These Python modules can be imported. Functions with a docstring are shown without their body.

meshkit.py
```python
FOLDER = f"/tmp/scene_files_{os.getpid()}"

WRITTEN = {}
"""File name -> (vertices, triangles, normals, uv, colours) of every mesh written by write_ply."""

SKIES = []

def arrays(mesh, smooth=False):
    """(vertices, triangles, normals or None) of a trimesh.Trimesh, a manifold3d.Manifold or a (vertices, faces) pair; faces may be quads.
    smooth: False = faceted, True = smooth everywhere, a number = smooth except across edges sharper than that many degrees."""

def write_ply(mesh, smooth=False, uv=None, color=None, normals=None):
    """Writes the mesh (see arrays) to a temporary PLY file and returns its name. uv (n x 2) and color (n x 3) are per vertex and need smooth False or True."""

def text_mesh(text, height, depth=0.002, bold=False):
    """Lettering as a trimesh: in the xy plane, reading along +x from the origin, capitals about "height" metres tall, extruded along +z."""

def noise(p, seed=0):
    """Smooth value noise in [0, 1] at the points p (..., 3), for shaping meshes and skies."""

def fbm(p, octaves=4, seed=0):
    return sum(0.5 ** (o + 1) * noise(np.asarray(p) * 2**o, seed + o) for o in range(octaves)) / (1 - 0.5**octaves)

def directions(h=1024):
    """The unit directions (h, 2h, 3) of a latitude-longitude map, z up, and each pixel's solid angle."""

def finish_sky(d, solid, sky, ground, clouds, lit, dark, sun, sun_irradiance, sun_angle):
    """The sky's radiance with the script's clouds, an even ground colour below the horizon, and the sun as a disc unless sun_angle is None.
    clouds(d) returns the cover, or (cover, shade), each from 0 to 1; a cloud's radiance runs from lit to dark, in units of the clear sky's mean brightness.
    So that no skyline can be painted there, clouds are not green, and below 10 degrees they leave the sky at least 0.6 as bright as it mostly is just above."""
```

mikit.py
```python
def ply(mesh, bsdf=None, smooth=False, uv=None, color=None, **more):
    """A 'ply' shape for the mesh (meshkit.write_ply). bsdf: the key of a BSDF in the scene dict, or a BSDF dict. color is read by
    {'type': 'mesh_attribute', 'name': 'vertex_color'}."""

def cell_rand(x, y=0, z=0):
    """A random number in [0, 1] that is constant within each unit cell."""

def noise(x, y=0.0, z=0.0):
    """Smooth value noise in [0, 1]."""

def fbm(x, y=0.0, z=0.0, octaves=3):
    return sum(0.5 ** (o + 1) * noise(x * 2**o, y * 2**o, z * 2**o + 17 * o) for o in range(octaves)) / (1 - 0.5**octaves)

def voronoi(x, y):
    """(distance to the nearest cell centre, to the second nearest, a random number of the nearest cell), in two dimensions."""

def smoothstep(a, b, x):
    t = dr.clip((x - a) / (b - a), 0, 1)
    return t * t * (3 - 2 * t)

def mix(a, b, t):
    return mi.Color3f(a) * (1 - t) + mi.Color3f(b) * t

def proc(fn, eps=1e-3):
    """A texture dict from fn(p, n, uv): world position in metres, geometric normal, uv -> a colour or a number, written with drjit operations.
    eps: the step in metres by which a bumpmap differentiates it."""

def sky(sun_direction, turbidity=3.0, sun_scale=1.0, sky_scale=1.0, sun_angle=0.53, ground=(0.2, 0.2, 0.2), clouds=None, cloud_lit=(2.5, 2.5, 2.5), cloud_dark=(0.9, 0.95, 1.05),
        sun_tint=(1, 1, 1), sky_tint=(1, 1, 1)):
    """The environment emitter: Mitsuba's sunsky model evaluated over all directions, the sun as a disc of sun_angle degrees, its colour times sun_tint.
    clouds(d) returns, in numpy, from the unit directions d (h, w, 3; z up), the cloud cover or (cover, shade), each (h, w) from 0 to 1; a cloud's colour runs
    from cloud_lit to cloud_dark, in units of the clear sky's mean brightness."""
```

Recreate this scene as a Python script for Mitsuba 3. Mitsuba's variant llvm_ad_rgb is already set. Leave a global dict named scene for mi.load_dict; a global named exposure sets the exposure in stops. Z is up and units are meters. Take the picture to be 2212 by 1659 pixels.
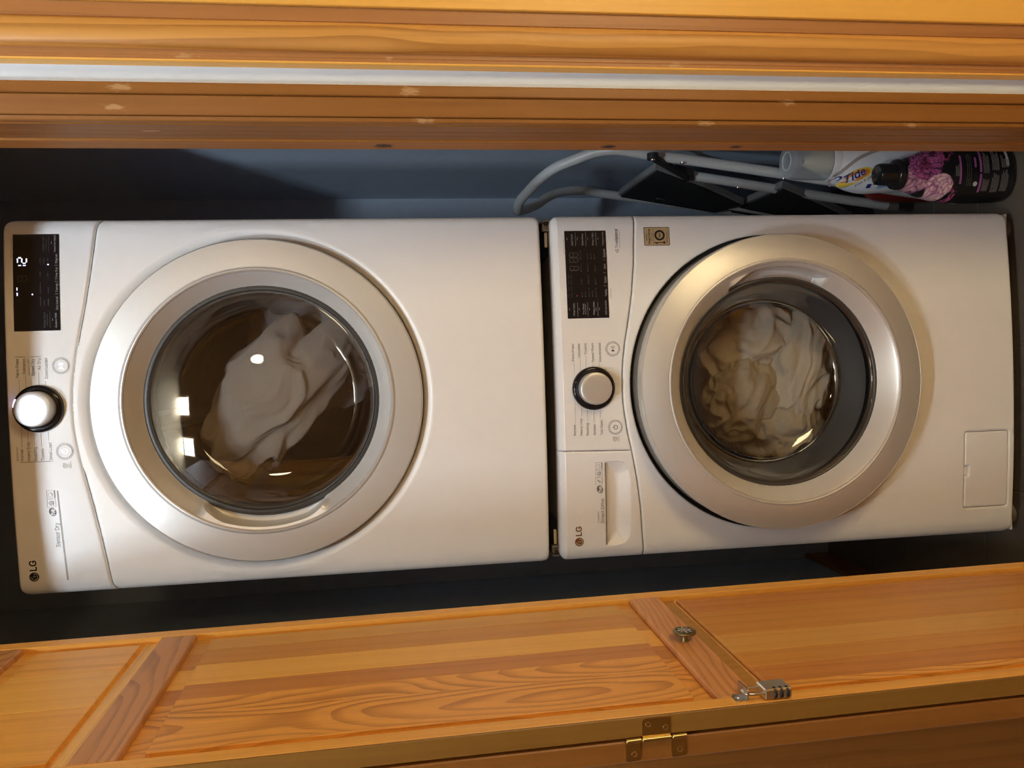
import math, random
import numpy as np, trimesh, mitsuba as mi, drjit as dr, mikit, meshkit
from shapely.geometry import Polygon, Point, box as sbox, LineString
from shapely import affinity, contains_xy, distance, points as spoints
from shapely.ops import unary_union
from scipy.spatial import Delaunay
T = mi.ScalarTransform4f
scene, labels = {}, {}
rng = np.random.default_rng(7)

# ------------------------------------------------------------------ camera (the photograph was taken with the phone on its side: image left is up)
CAM = np.array([0.0469, -1.4925, 1.2844])
RT, UP, FW = np.array([0.9992, 0.0173, -0.0353]), np.array([0.0328, 0.1294, 0.9911]), np.array([-0.0218, 0.9914, -0.1287])
scene['camera'] = {'type': 'perspective', 'fov': 66.68, 'fov_axis': 'x', 'near_clip': 0.02, 'far_clip': 60.0,
                   'to_world': T().look_at(origin=CAM.tolist(), target=(CAM + FW).tolist(), up=RT.tolist())}
exposure = 2.0

# ------------------------------------------------------------------ lights: values used by the lamp builders further down
KEYS = [((-0.14, -2.40, 3.40), (0.32, 0.26), (42.0, 50.0, 57.0)), ((-0.86, -2.35, 3.36), (0.32, 0.26), (42.0, 50.0, 57.0))]
PENDANT_POS, PENDANT_RAD = (0.52, -2.05, 1.98), (11.0, 8.2, 4.7)
LAMP_POS, LAMP_RAD = (1.55, -2.05, .62), (3.1, 2.4, 1.28)

# ------------------------------------------------------------------ materials
def two(b): return {'type': 'twosided', 'b': b}
def prin(c, rough=.5, metal=0., **k):
    return two({'type': 'principled', 'base_color': c if isinstance(c, dict) else {'type': 'rgb', 'value': list(c)}, 'roughness': rough, 'metallic': metal, **k})
def M(name, b): scene[name] = b; return name
noise, fbm, sstep, mix = mikit.noise, mikit.fbm, mikit.smoothstep, mikit.mix

def wood(light, dark, seed, freq=30., warp=.03, line=.5, streak=.35, horiz=False, knots=(), scuffs=(), cath=0.):
    """Softwood: growth lines along the board, fine streaks, optional knots (x, y, z, radius) and pale filler dabs."""
    def fn(p, n, uv):
        a, z = p.x * .8 + p.y + seed * .37, p.z
        if horiz: a, z = p.z + seed * .37, p.x * .6 + p.y
        if cath:
            b = a + .020 * (noise(z * 1.6, seed, 4.) - .5); c0 = dr.floor(b / cath); q = b - (c0 + .5) * cath
            dd = .085 * noise(z * 2.9 + c0 * 7.3, seed, c0 * 3.1) + .018 * noise(z * 9. + c0, seed, 2.)
            w = dr.sqrt(q * q + dd * dd) + .010 * (fbm(z * 3., a * 22., seed, octaves=3) - .5) + .003 * (noise(z * 14., a * 60., seed) - .5)
        else:
            w = a + warp * (fbm(z * 1.1 + seed, a * 5., seed, octaves=3) - .5) + .006 * (noise(z * 9., a * 30., seed) - .5)
        r = w * freq; r = r - dr.floor(r)
        ln = sstep(.35, .93, r) * (1 - sstep(.93, 1., r)) * (.35 + .65 * noise(a * 14., z * .7, seed + 3.))
        st = fbm(a * 260., z * 5., seed, octaves=2)
        t = line * ln + streak * (st - .35) + .30 * (fbm(a * 9., z * .9, seed + 9.) - .5)
        c = mix(light, dark, dr.clip(t, 0, 1))
        for (x0, y0, z0, rk) in knots:
            d = dr.sqrt(dr.square((p.x - x0)) + dr.square(p.y - y0) + dr.square((p.z - z0) * .75)) / rk + .5 * (noise(p.x * 300., p.y * 300., p.z * 200.) - .5)
            c = mix((.055, .022, .008), c, sstep(.55, 1.25, d))
        for (x0, y0, z0, rk, ln_) in scuffs:
            d = dr.sqrt(dr.square(p.x - x0) + dr.square(p.y - y0) + dr.square((p.z - z0) / ln_)) / rk + .9 * (noise(p.x * 420., p.y * 420., p.z * 130.) - .5)
            c = mix((.58, .38, .19), c, .5 + .5 * sstep(.30, 1.0, d))
        return c
    return prin(mikit.proc(fn), .42, 0., specular=.4)

M('enamel', prin((.80, .79, .775), .38, 0., specular=.5))
M('enamel_control', prin((.80, .79, .775), .20, 0., specular=.5))
M('silver', prin((.62, .60, .57), .40, .50, specular=.5))
M('silver_cone', prin((.72, .71, .69), .36, .40, specular=.5))
M('chrome', prin((.80, .78, .74), .14, 1.))
M('steel', prin((.55, .54, .52), .30, 1.))
M('brass', prin((.62, .47, .20), .26, 1.))
M('bronze', prin((.26, .20, .09), .38, .85))
M('black_gloss', prin((.008, .008, .010), .10, 0., specular=.5))
M('black_matte', prin((.010, .010, .011), .55, 0.))
M('dark_plastic', prin((.035, .033, .031), .40, 0.))
M('grey_plastic', prin((.16, .145, .125), .45, 0.))
M('rubber', prin((.05, .05, .052), .60, 0.))
M('clear_plastic', {'type': 'blendbsdf', 'weight': .30, 'a': {'type': 'thindielectric', 'int_ior': 1.48, 'specular_transmittance': {'type': 'rgb', 'value': [.90, .92, .94]}}, 'b': two({'type': 'diffuse', 'reflectance': {'type': 'rgb', 'value': [.62, .66, .70]}})})
M('door_glass', {'type': 'thindielectric', 'int_ior': 1.55, 'specular_transmittance': {'type': 'rgb', 'value': [.84, .84, .84]}})
M('bowl_glass', {'type': 'thindielectric', 'int_ior': 1.52, 'specular_transmittance': {'type': 'rgb', 'value': [.88, .88, .88]}})
M('print_dark', prin((.14, .125, .115), .5)); M('print_grey', prin((.34, .32, .30), .5)); M('print_black', prin((.012, .008, .006), .5))
M('print_brown', prin((.17, .065, .012), .45)); M('print_pale', prin((.30, .30, .31), .5)); M('print_dim', prin((.055, .045, .042), .5))
M('print_red', prin((.25, .02, .015), .5)); M('print_white', prin((.62, .60, .56), .5))
M('sticker_gold', prin((.46, .34, .19), .45, .1))
M('closet_paint', prin(mikit.proc(lambda p, n, uv: mix((.34, .40, .48), (.38, .44, .52), fbm(p.x * 60. + p.y * 60., p.z * 60., p.y * 20.))), .62, 0., specular=.4))
M('wall_paint', prin(mikit.proc(lambda p, n, uv: mix((.60, .69, .80), (.66, .75, .86), fbm(p.x * 80. + p.y * 40., p.z * 14., 3.))), .45, 0., specular=.35))
M('room_paint', prin((.36, .215, .095), .7)); M('ceiling_paint', prin((.50, .36, .20), .8))
M('cream', prin((.66, .60, .42), .4)); M('bracket_metal', prin((.40, .38, .33), .32, .7))

# wood tones
ORA, DOR = (.80, .42, .085), (.48, .19, .028)
M('wood_orange', wood(ORA, DOR, 1., 26., .035, .30))
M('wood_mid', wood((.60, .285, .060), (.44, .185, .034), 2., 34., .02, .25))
M('wood_yellow', wood((.82, .46, .095), (.66, .32, .060), 3., 30., .02, .15))
M('wood_olive', wood((.64, .345, .085), (.50, .235, .050), 4., 30., .02, .2))
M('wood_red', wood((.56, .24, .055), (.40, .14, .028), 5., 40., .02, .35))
M('wood_grainy', wood((.78, .38, .075), (.38, .125, .020), 6., 130., .085, .8, .25, cath=.085))
M('wood_pale', wood((.86, .56, .20), (.60, .33, .085), 21., 60., .02, .6, .35, horiz=True))
M('wood_margin', wood((.44, .235, .055), (.34, .16, .035), 22., 50., .02, .3))
M('wood_edge_shade', wood((.235, .115, .022), (.165, .072, .012), 7., 30., .02, .25))  # near door edge: its shade is put into the wood colour
M('wood_edge_red_shade', wood((.25, .098, .020), (.17, .058, .010), 8., 30., .02, .25))  # second panel: shade on its edge put into a darker tone
M('wood_rail', wood((.54, .265, .100), (.22, .080, .028), 9., 110., .045, .7, .3, horiz=True, cath=.11))
M('wood_rail_red', wood((.64, .31, .115), (.34, .130, .042), 10., 120., .03, .55, .3, horiz=True, cath=.09))
M('wood_floor', wood((.125, .105, .085), (.060, .050, .042), 12., 60., .03, .5, .6, horiz=True))
M('wood_room_floor', wood((.34, .19, .085), (.22, .11, .045), 13., 20., .03, .4, .4))
KN = [(.4245, -.17, 1.315, .012), (.4245, -.17, .93, .010), (.4245, -.172, .70, .009)]
M('wood_jamb', wood((.36, .145, .030), (.21, .066, .011), 14., 60., .012, .45, .35, knots=KN))
SC = [(.425, -.235, 1.665, .006, 3.2), (.445, -.284, 1.70, .006, 3.), (.472, -.29, 1.69, .007, 3.), (.472, -.29, 1.27, .008, 2.6), (.43, -.28, 1.25, .006, 3.), (.43, -.28, .80, .006, 3.), (.462, -.287, .66, .006, 3.2), (.43, -.28, .44, .005, 3.2)]
M('wood_casing', wood((.265, .108, .022), (.165, .054, .009), 15., 44., .015, .45, .35, scuffs=SC))
M('wood_casing_brown', wood((.40, .180, .060), (.27, .105, .030), 16., 44., .012, .4, .3, scuffs=[(.52, -.288, 1.60, .005, 5.), (.522, -.288, 1.30, .004, 3.), (.52, -.288, .85, .005, 4.)]))
M('wood_bead', wood((.62, .315, .078), (.30, .110, .018), 17., 64., .030, .55, .3))

# ------------------------------------------------------------------ mesh helpers
def mesh(v, f): return trimesh.Trimesh(np.asarray(v, float), np.asarray(f, int), process=False)
def cat(*m): return trimesh.util.concatenate(list(m))
def each(name, ms, mat, parent):
    for m_ in ms: put(name, m_, mat, False, parent)
USED = {}
def key(name):
    k = USED.get(name, -1) + 1; USED[name] = k
    return name if k == 0 else '%s_%03d' % (name, k)
def put(name, m, mat, smooth=35, parent=None, **kw):
    k = key((parent + '__' if parent else '') + name)
    scene[k] = mikit.ply(m, mat, smooth, **kw)
    return k
def tag(k, label, cat_=None, group=None, kind=None):
    d = {'label': label}
    if cat_: d['category'] = cat_
    if group: d['group'] = group
    if kind: d['kind'] = kind
    labels[k] = d
    return k
def cbox(x0, x1, y0, y1, z0, z1, c=.0):
    """Box with chamfered edges."""
    if c <= 0:
        b = trimesh.creation.box(extents=(x1 - x0, y1 - y0, z1 - z0)); b.apply_translation(((x0 + x1) / 2, (y0 + y1) / 2, (z0 + z1) / 2)); return b
    P = []
    for X, sx in ((x0, 1), (x1, -1)):
        for Y, sy in ((y0, 1), (y1, -1)):
            for Z, sz in ((z0, 1), (z1, -1)):
                P += [(X + sx * c, Y + sy * c, Z), (X + sx * c, Y, Z + sz * c), (X, Y + sy * c, Z + sz * c)]
    return trimesh.convex.convex_hull(np.array(P))
def prism(poly, z0, z1):
    if not isinstance(poly, Polygon): poly = Polygon(poly)
    m = trimesh.creation.extrude_polygon(poly, z1 - z0, engine='earcut'); m.apply_translation((0, 0, z0)); return m
def fprism(poly, y0, y1):
    """Polygon in (x, z) extruded in y from y0 (front) to y1 (back)."""
    m = trimesh.creation.extrude_polygon(poly, y1 - y0, engine='earcut')
    v = m.vertices; return mesh(np.stack([v[:, 0], y1 - v[:, 2], v[:, 1]], 1), m.faces)
def tube(pts, r, sides=14, caps=True):
    p = np.asarray(pts, float); n = len(p); r = np.broadcast_to(r, (n,))
    t = np.gradient(p, axis=0); t /= np.linalg.norm(t, axis=1, keepdims=True)
    a = np.array([0., 0, 1]) if abs(t[0][2]) < .9 else np.array([1., 0, 0]); V = []
    for i in range(n):
        a = a - (a @ t[i]) * t[i]; a /= np.linalg.norm(a); b = np.cross(t[i], a)
        g = np.arange(sides) * 2 * np.pi / sides
        V.append(p[i] + r[i] * (np.cos(g)[:, None] * a + np.sin(g)[:, None] * b))
    V = np.vstack(V); F = []
    for i in range(n - 1):
        for j in range(sides):
            k = (j + 1) % sides; A, B, C_, D_ = i * sides + j, i * sides + k, (i + 1) * sides + k, (i + 1) * sides + j
            F += [(A, B, C_), (A, C_, D_)]
    if caps:
        c0, c1 = len(V), len(V) + 1; V = np.vstack([V, p[0], p[-1]])
        for j in range(sides):
            k = (j + 1) % sides; F += [(c0, k, j), (c1, (n - 1) * sides + j, (n - 1) * sides + k)]
    return mesh(V, F)
def spline(pts, n=40):
    from scipy.interpolate import CubicSpline
    p = np.asarray(pts, float); d = np.r_[0, np.cumsum(np.linalg.norm(np.diff(p, axis=0), axis=1))]
    from scipy.interpolate import PchipInterpolator
    return PchipInterpolator(d, p)(np.linspace(0, d[-1], n))
def lathe_y(prof, cx, cz, n=160, y0=0.):
    """Revolve (r, y) around the y axis through (cx, cz)."""
    prof = np.asarray(prof, float); g = np.arange(n) * 2 * np.pi / n; V = []; F = []
    for r, y in prof: V.append(np.stack([cx + r * np.cos(g), np.full(n, y0 + y), cz + r * np.sin(g)], 1))
    V = np.vstack(V)
    for i in range(len(prof) - 1):
        j = np.arange(n); k = (j + 1) % n
        F.append(np.stack([i * n + j, i * n + k, (i + 1) * n + k], 1)); F.append(np.stack([i * n + j, (i + 1) * n + k, (i + 1) * n + j], 1))
    return mesh(V, np.vstack(F))
def lathe_z(prof, cx, cy, n=64):
    m = lathe_y([(r, z) for r, z in prof], 0, 0, n); v = m.vertices
    return mesh(np.stack([cx + v[:, 0], cy + v[:, 2], v[:, 1]], 1), m.faces[:, ::-1])
_txt = {}
def text(s, h, bold=False, width=None, depth=.0004):
    if (s, bold) not in _txt:
        m = meshkit.text_mesh(s, 1.0, 1.0, bold=bold); _txt[(s, bold)] = (np.array(m.vertices), np.array(m.faces))
    v, f = _txt[(s, bold)]; v = v.copy()
    x0, x1 = v[:, 0].min(), v[:, 0].max()
    v[:, 0] -= x0; v[:, :2] *= h
    if width: v[:, 0] *= width / (h * (x1 - x0))
    v[:, 2] *= depth
    return v, f

# ------------------------------------------------------------------ appliance fronts: gently bowed in plan
def F(x): return .016 * (np.asarray(x) / .343) ** 2
def on_front(v, f, x0, z0, off=.0003, angle=0.):
    """Mesh in (x right, y up, z out) put on the bowed front at (x0, z0)."""
    c, s = math.cos(angle), math.sin(angle)
    X = x0 + c * v[:, 0] - s * v[:, 1]; Z = z0 + s * v[:, 0] + c * v[:, 1]
    return mesh(np.stack([X, F(X) - off - v[:, 2], Z], 1), f)
def ftext(s, x, z, h, width=None, bold=False, off=.0002, angle=0.):
    v, f = text(s, h, bold, width); return on_front(v, f, x, z, off, angle)
def fshape(poly, off=.0002, depth=.0004):
    """Flat polygon in front coordinates (x, z) laid on the bowed front."""
    gs = getattr(poly, 'geoms', [poly]); out = []; cut = []
    for g in gs:
        x0, z0, x1, z1 = g.bounds
        if x1 - x0 < .03: cut.append(g); continue
        for q in np.arange(x0, x1 - 1e-6, .012):
            h_ = g.intersection(sbox(q, z0 - 1, q + .012, z1 + 1)); cut += [p_ for p_ in getattr(h_, 'geoms', [h_]) if isinstance(p_, Polygon) and p_.area > 1e-10]
    for g in cut:
        m = trimesh.creation.extrude_polygon(g, depth, engine='earcut'); v = m.vertices
        out.append(mesh(np.stack([v[:, 0], F(v[:, 0]) - off - v[:, 2], v[:, 1]], 1), m.faces))
    return cat(*out)
def rect(x0, x1, z0, z1): return sbox(min(x0, x1), min(z0, z1), max(x0, x1), max(z0, z1))
def rrect(x0, x1, z0, z1, r): return rect(x0 + r, x1 - r, z0 + r, z1 - r).buffer(r, quad_segs=8)
def ring(cx, cz, r0, r1): return Point(cx, cz).buffer(r1, quad_segs=24).difference(Point(cx, cz).buffer(r0, quad_segs=24))
def heightfield(poly, h, step, r_edge, back=.03, rings=(0, .12, .3, .6, 1.0), extra=()):
    """A sheet over the polygon (x, z): depth y = h(x, z, d), d the distance to its outline; its sides go back by 'back'."""
    pts = []
    for k, d in enumerate([r_edge * q for q in rings]):
        g = poly.buffer(-d) if d > 0 else poly
        for gg in getattr(g, 'geoms', [g]):
            if gg.is_empty: continue
            for lr in [gg.exterior, *gg.interiors]:
                n = max(12, int(lr.length / (step * (.35 if k < 4 else .6)))); pts.append(np.array([lr.interpolate(t, normalized=True).coords[0] for t in np.arange(n) / n]))
                if k == 0: pts.append(np.array(lr.coords)[:-1])
    inner = poly.buffer(-r_edge * 1.25)
    x0, z0, x1, z1 = poly.bounds
    gx, gz = np.meshgrid(np.arange(x0, x1, step), np.arange(z0, z1, step)); g = np.stack([gx.ravel(), gz.ravel()], 1)
    pts.append(g[contains_xy(inner, g[:, 0], g[:, 1])])
    for e in extra: pts.append(np.asarray(e))
    P = np.unique(np.round(np.vstack(pts), 6), axis=0)
    tri = Delaunay(P).simplices; c = P[tri].mean(1)
    tri = tri[contains_xy(poly.buffer(1e-7), c[:, 0], c[:, 1])]
    a = P[tri]; ar = np.cross(a[:, 1] - a[:, 0], a[:, 2] - a[:, 0]); tri = tri[np.abs(ar) > 1e-12]; ar = ar[np.abs(ar) > 1e-12]
    tri[ar < 0] = tri[ar < 0][:, ::-1]
    d = distance(poly.boundary, spoints(P))
    y = h(P[:, 0], P[:, 1], d)
    v = np.stack([P[:, 0], y, P[:, 1]], 1)
    # boundary edges -> side walls
    e = np.vstack([tri[:, [0, 1]], tri[:, [1, 2]], tri[:, [2, 0]]]); s = np.sort(e, 1)
    _, idx, cnt = np.unique(s, axis=0, return_index=True, return_counts=True); be = e[idx[cnt == 1]]
    n0 = len(v); vb = v.copy(); vb[:, 1] = vb[:, 1] + back; v = np.vstack([v, vb])
    side = np.vstack([np.stack([be[:, 1], be[:, 0], be[:, 0] + n0], 1), np.stack([be[:, 1], be[:, 0] + n0, be[:, 1] + n0], 1)])
    m = mesh(v, np.vstack([tri, side])); m.remove_unreferenced_vertices(); return m
def edge_drop(d, r): q = np.clip(d / r, 0, 1); return r * (1 - np.sqrt(np.clip(1 - (1 - q) ** 2, 0, 1)))
def side_round(x): q = np.clip((np.abs(x) - .315) / .028, 0, 1); return .022 * (1 - np.sqrt(np.clip(1 - q ** 2, 0, 1)))
def sym(a):
    x, z = zip(*a); return lambda q: np.interp(np.abs(q), x, z)

SEAM_D = sym([(0, 1.8905), (.03, 1.8893), (.05, 1.8876), (.0818, 1.8831), (.1273, 1.8757), (.1808, 1.8648), (.24, 1.8548), (.2986, 1.8464), (.325, 1.8432), (.335, 1.8405), (.3432, 1.8345)])
SEAM_W = sym([(0, .8712), (.03, .8700), (.05, .8682), (.09, .8625), (.126, .8550), (.1834, .8452), (.24, .8385), (.30, .8350), (.3432, .8310)])
XS = np.linspace(-.343, .343, 121)
def band(seam, top, r=.016):
    p = Polygon([(x, seam(x) + .0008) for x in XS] + [(.343, top), (-.343, top)])
    return p.difference(rect(-.343, -.343 + r, top - r, top).difference(Point(-.343 + r, top - r).buffer(r, quad_segs=12))).difference(rect(.343 - r, .343, top - r, top).difference(Point(.343 - r, top - r).buffer(r, quad_segs=12)))
def lower(seam, bot, cz, R, r=.014):
    p = Polygon([(x, seam(x) - .0008) for x in XS[::-1]] + [(-.343, bot), (.343, bot)])
    p = p.difference(rect(-.343, -.343 + r, bot, bot + r).difference(Point(-.343 + r, bot + r).buffer(r, quad_segs=12))).difference(rect(.343 - r, .343, bot, bot + r).difference(Point(.343 - r, bot + r).buffer(r, quad_segs=12)))
    return p.difference(Point(0, cz).buffer(R, quad_segs=60))
def h_panel(r=.004): return lambda x, z, d: F(x) + side_round(x) + edge_drop(d, r)

def polar(f, r0, r1, cz, nr=28, na=320):
    """Sheet between two circles, y = f(r, angle)."""
    r = np.linspace(r0, r1, nr); a = np.arange(na) * 2 * np.pi / na; R, A = np.meshgrid(r, a, indexing='ij'); Y = f(R, A)
    v = np.stack([R * np.cos(A), Y, cz + R * np.sin(A)], -1).reshape(-1, 3); i, j = np.meshgrid(np.arange(nr - 1), np.arange(na), indexing='ij'); k = (j + 1) % na
    q = np.stack([i * na + j, i * na + k, (i + 1) * na + k, (i + 1) * na + j], -1).reshape(-1, 4)
    return mesh(v, np.vstack([q[:, [0, 1, 2]], q[:, [0, 2, 3]]]))
def ss(a, b, x): t = np.clip((x - a) / (b - a), 0, 1); return t * t * (3 - 2 * t)

# ================================================================== SETTING
FZ = -.022
def struct(name, m, mat, label, smooth=False):
    k = put(name, m, mat, smooth); return tag(k, label, None, None, 'structure')
# closet
struct('wall_back', cbox(-.65, .62, .84, .88, FZ, 2.60), 'closet_paint', 'dark navy closet wall behind the two stacked machines')
struct('wall_left', cbox(-.65, -.59, -.15, .84, FZ, 2.60), 'closet_paint', 'dark navy closet side wall left of the machines')
struct('wall_right', cbox(.554, .62, -.15, .84, FZ, 2.60), 'closet_paint', 'dark slate closet side wall behind the folded step stool')
struct('ceiling', cat(cbox(-.65, .62, -.15, .88, 2.60, 2.64), cbox(-2.6, 2.6, -4.6, -.15, 3.50, 3.55)), 'ceiling_paint', 'plain ceiling of the closet and the room')
struct('wall_front', cat(cbox(.4457, 2.6, -.27, -.15, FZ, 3.5), cbox(-2.6, -.4457, -.27, -.15, FZ, 3.5), cbox(-.4457, .4457, -.27, -.15, 2.16, 3.5)), 'wall_paint', 'light grey-blue painted wall showing as a narrow strip between two wood casings')
struct('wall_room', cat(cbox(-2.64, -2.6, -4.6, -.15, FZ, 3.5), cbox(2.6, 2.64, -4.6, -.15, FZ, 3.5), cbox(-2.6, 2.6, -4.64, -4.6, FZ, 3.5)), 'room_paint', 'painted walls of the room outside the closet, outside the frame')
fl = struct('floor', cat(cbox(-.65, .62, -.30, .88, FZ - .05, FZ - .004), cbox(-2.6, 2.6, -4.6, -.30, FZ - .05, FZ)), 'wood_room_floor', 'dark wood-look plank floor under the machines')
for i in range(8):
    y0 = -.30 + .15 * i
    for x0, x1 in ((-.65, .16 - .21 * (i % 3)), (.16 - .21 * (i % 3), .62)):
        put('plank', cbox(x0 + .0006, x1 - .0006, y0 + .0006, y0 + .1494, FZ - .004, FZ, .0008), 'wood_floor', False, fl)
struct('baseboard_left', cbox(-.59, -.578, -.14, .84, FZ, .06, .003), 'wood_casing', 'thin wooden baseboard along the left closet wall')

# right jamb, casings (each board a part)
t1 = 'trim_1'; labels[t1] = {'label': 'reddish wood door jamb lining the right side of the closet opening', 'kind': 'structure'}
put('board', cbox(.4228, .4457, -.193, -.148, FZ, 2.115, .0015), 'wood_jamb', False, t1)
put('board', cbox(.4257, .4457, -.236, -.1935, FZ, 2.115, .001), 'wood_casing', False, t1)
put('board', cbox(.4250, .4457, -.270, -.2375, FZ, 2.115, .0015), 'wood_casing', False, t1)
t2 = 'trim_2'; labels[t2] = {'label': 'moulded wood casing left of the grey wall strip, beside the closet opening', 'kind': 'structure'}
put('board', prism([(.4265, -.27), (.4265, -.279), (.428, -.2805), (.4335, -.281), (.434, -.27)], FZ, 2.1175), 'wood_casing', False, t2)
put('board', prism([(.4343, -.27), (.4343, -.2835), (.4355, -.2845), (.462, -.2865), (.4635, -.2855), (.4635, -.27)], FZ, 2.1175), 'wood_casing', False, t2)
put('board', prism([(.4640, -.27), (.4640, -.2885), (.4652, -.2897), (.4790, -.2897), (.4805, -.2885), (.4805, -.27)], FZ, 2.1175), 'wood_casing', False, t2)
t3 = 'trim_3'; labels[t3] = {'label': 'broad moulded wood casing right of the grey wall strip', 'kind': 'structure'}
put('board', prism([(.5110, -.27), (.5110, -.2870), (.5122, -.2885), (.5145, -.2888), (.515, -.27)], FZ, 2.6), 'wood_yellow', False, t3)
put('board', prism([(.5152, -.27), (.5152, -.2862), (.5205, -.2862), (.5212, -.2855), (.5220, -.2862), (.5295, -.2862), (.5295, -.27)], FZ, 2.6), 'wood_casing_brown', False, t3)
arc = [(.5510 - .0215 * math.cos(t), -.288 - .0125 * math.sin(t) ** .8) for t in np.linspace(.02, math.pi - .02, 18)]
put('bead', prism([(.5300, -.27), *arc, (.5722, -.27)], FZ, 2.6), 'wood_bead', 40, t3)
put('board', prism([(.5726, -.27), (.5726, -.2905), (.5735, -.2915), (.5940, -.2915), (.5945, -.27)], FZ, 2.6), 'wood_casing_brown', False, t3)
put('board', prism([(.5948, -.27), (.5948, -.2965), (.5958, -.2975), (.7000, -.2975), (.7000, -.27)], FZ, 2.6), 'wood_yellow', False, t3)
t4 = 'trim_4'; labels[t4] = {'label': 'wood jamb and casing left of the closet opening, in the shade of the folded doors', 'kind': 'structure'}
put('board', cbox(-.4457, -.4257, -.270, -.150, FZ, 2.115, .0015), 'wood_casing', False, t4)
put('board', prism([(-.4265, -.27), (-.4265, -.283), (-.47, -.2865), (-.47, -.27)], FZ, 2.1175), 'wood_casing', False, t4)
put('board', prism([(-.4705, -.27), (-.4705, -.289), (-.490, -.289), (-.490, -.27)], FZ, 2.1175), 'wood_casing', False, t4)
put('board', prism([(-.4905, -.27), (-.4905, -.285), (-.720, -.285), (-.720, -.27)], FZ, 2.1175), 'wood_casing', False, t4)
t5 = 'trim_5'; labels[t5] = {'label': 'wood head jamb and casing above the closet opening, above the frame', 'kind': 'structure'}
put('board', cbox(-.4457, .4457, -.270, -.150, 2.116, 2.16, .001), 'wood_casing', False, t5)
put('board', cbox(-.49, .4805, -.288, -.271, 2.118, 2.19, .002), 'wood_casing', False, t5)

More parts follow.
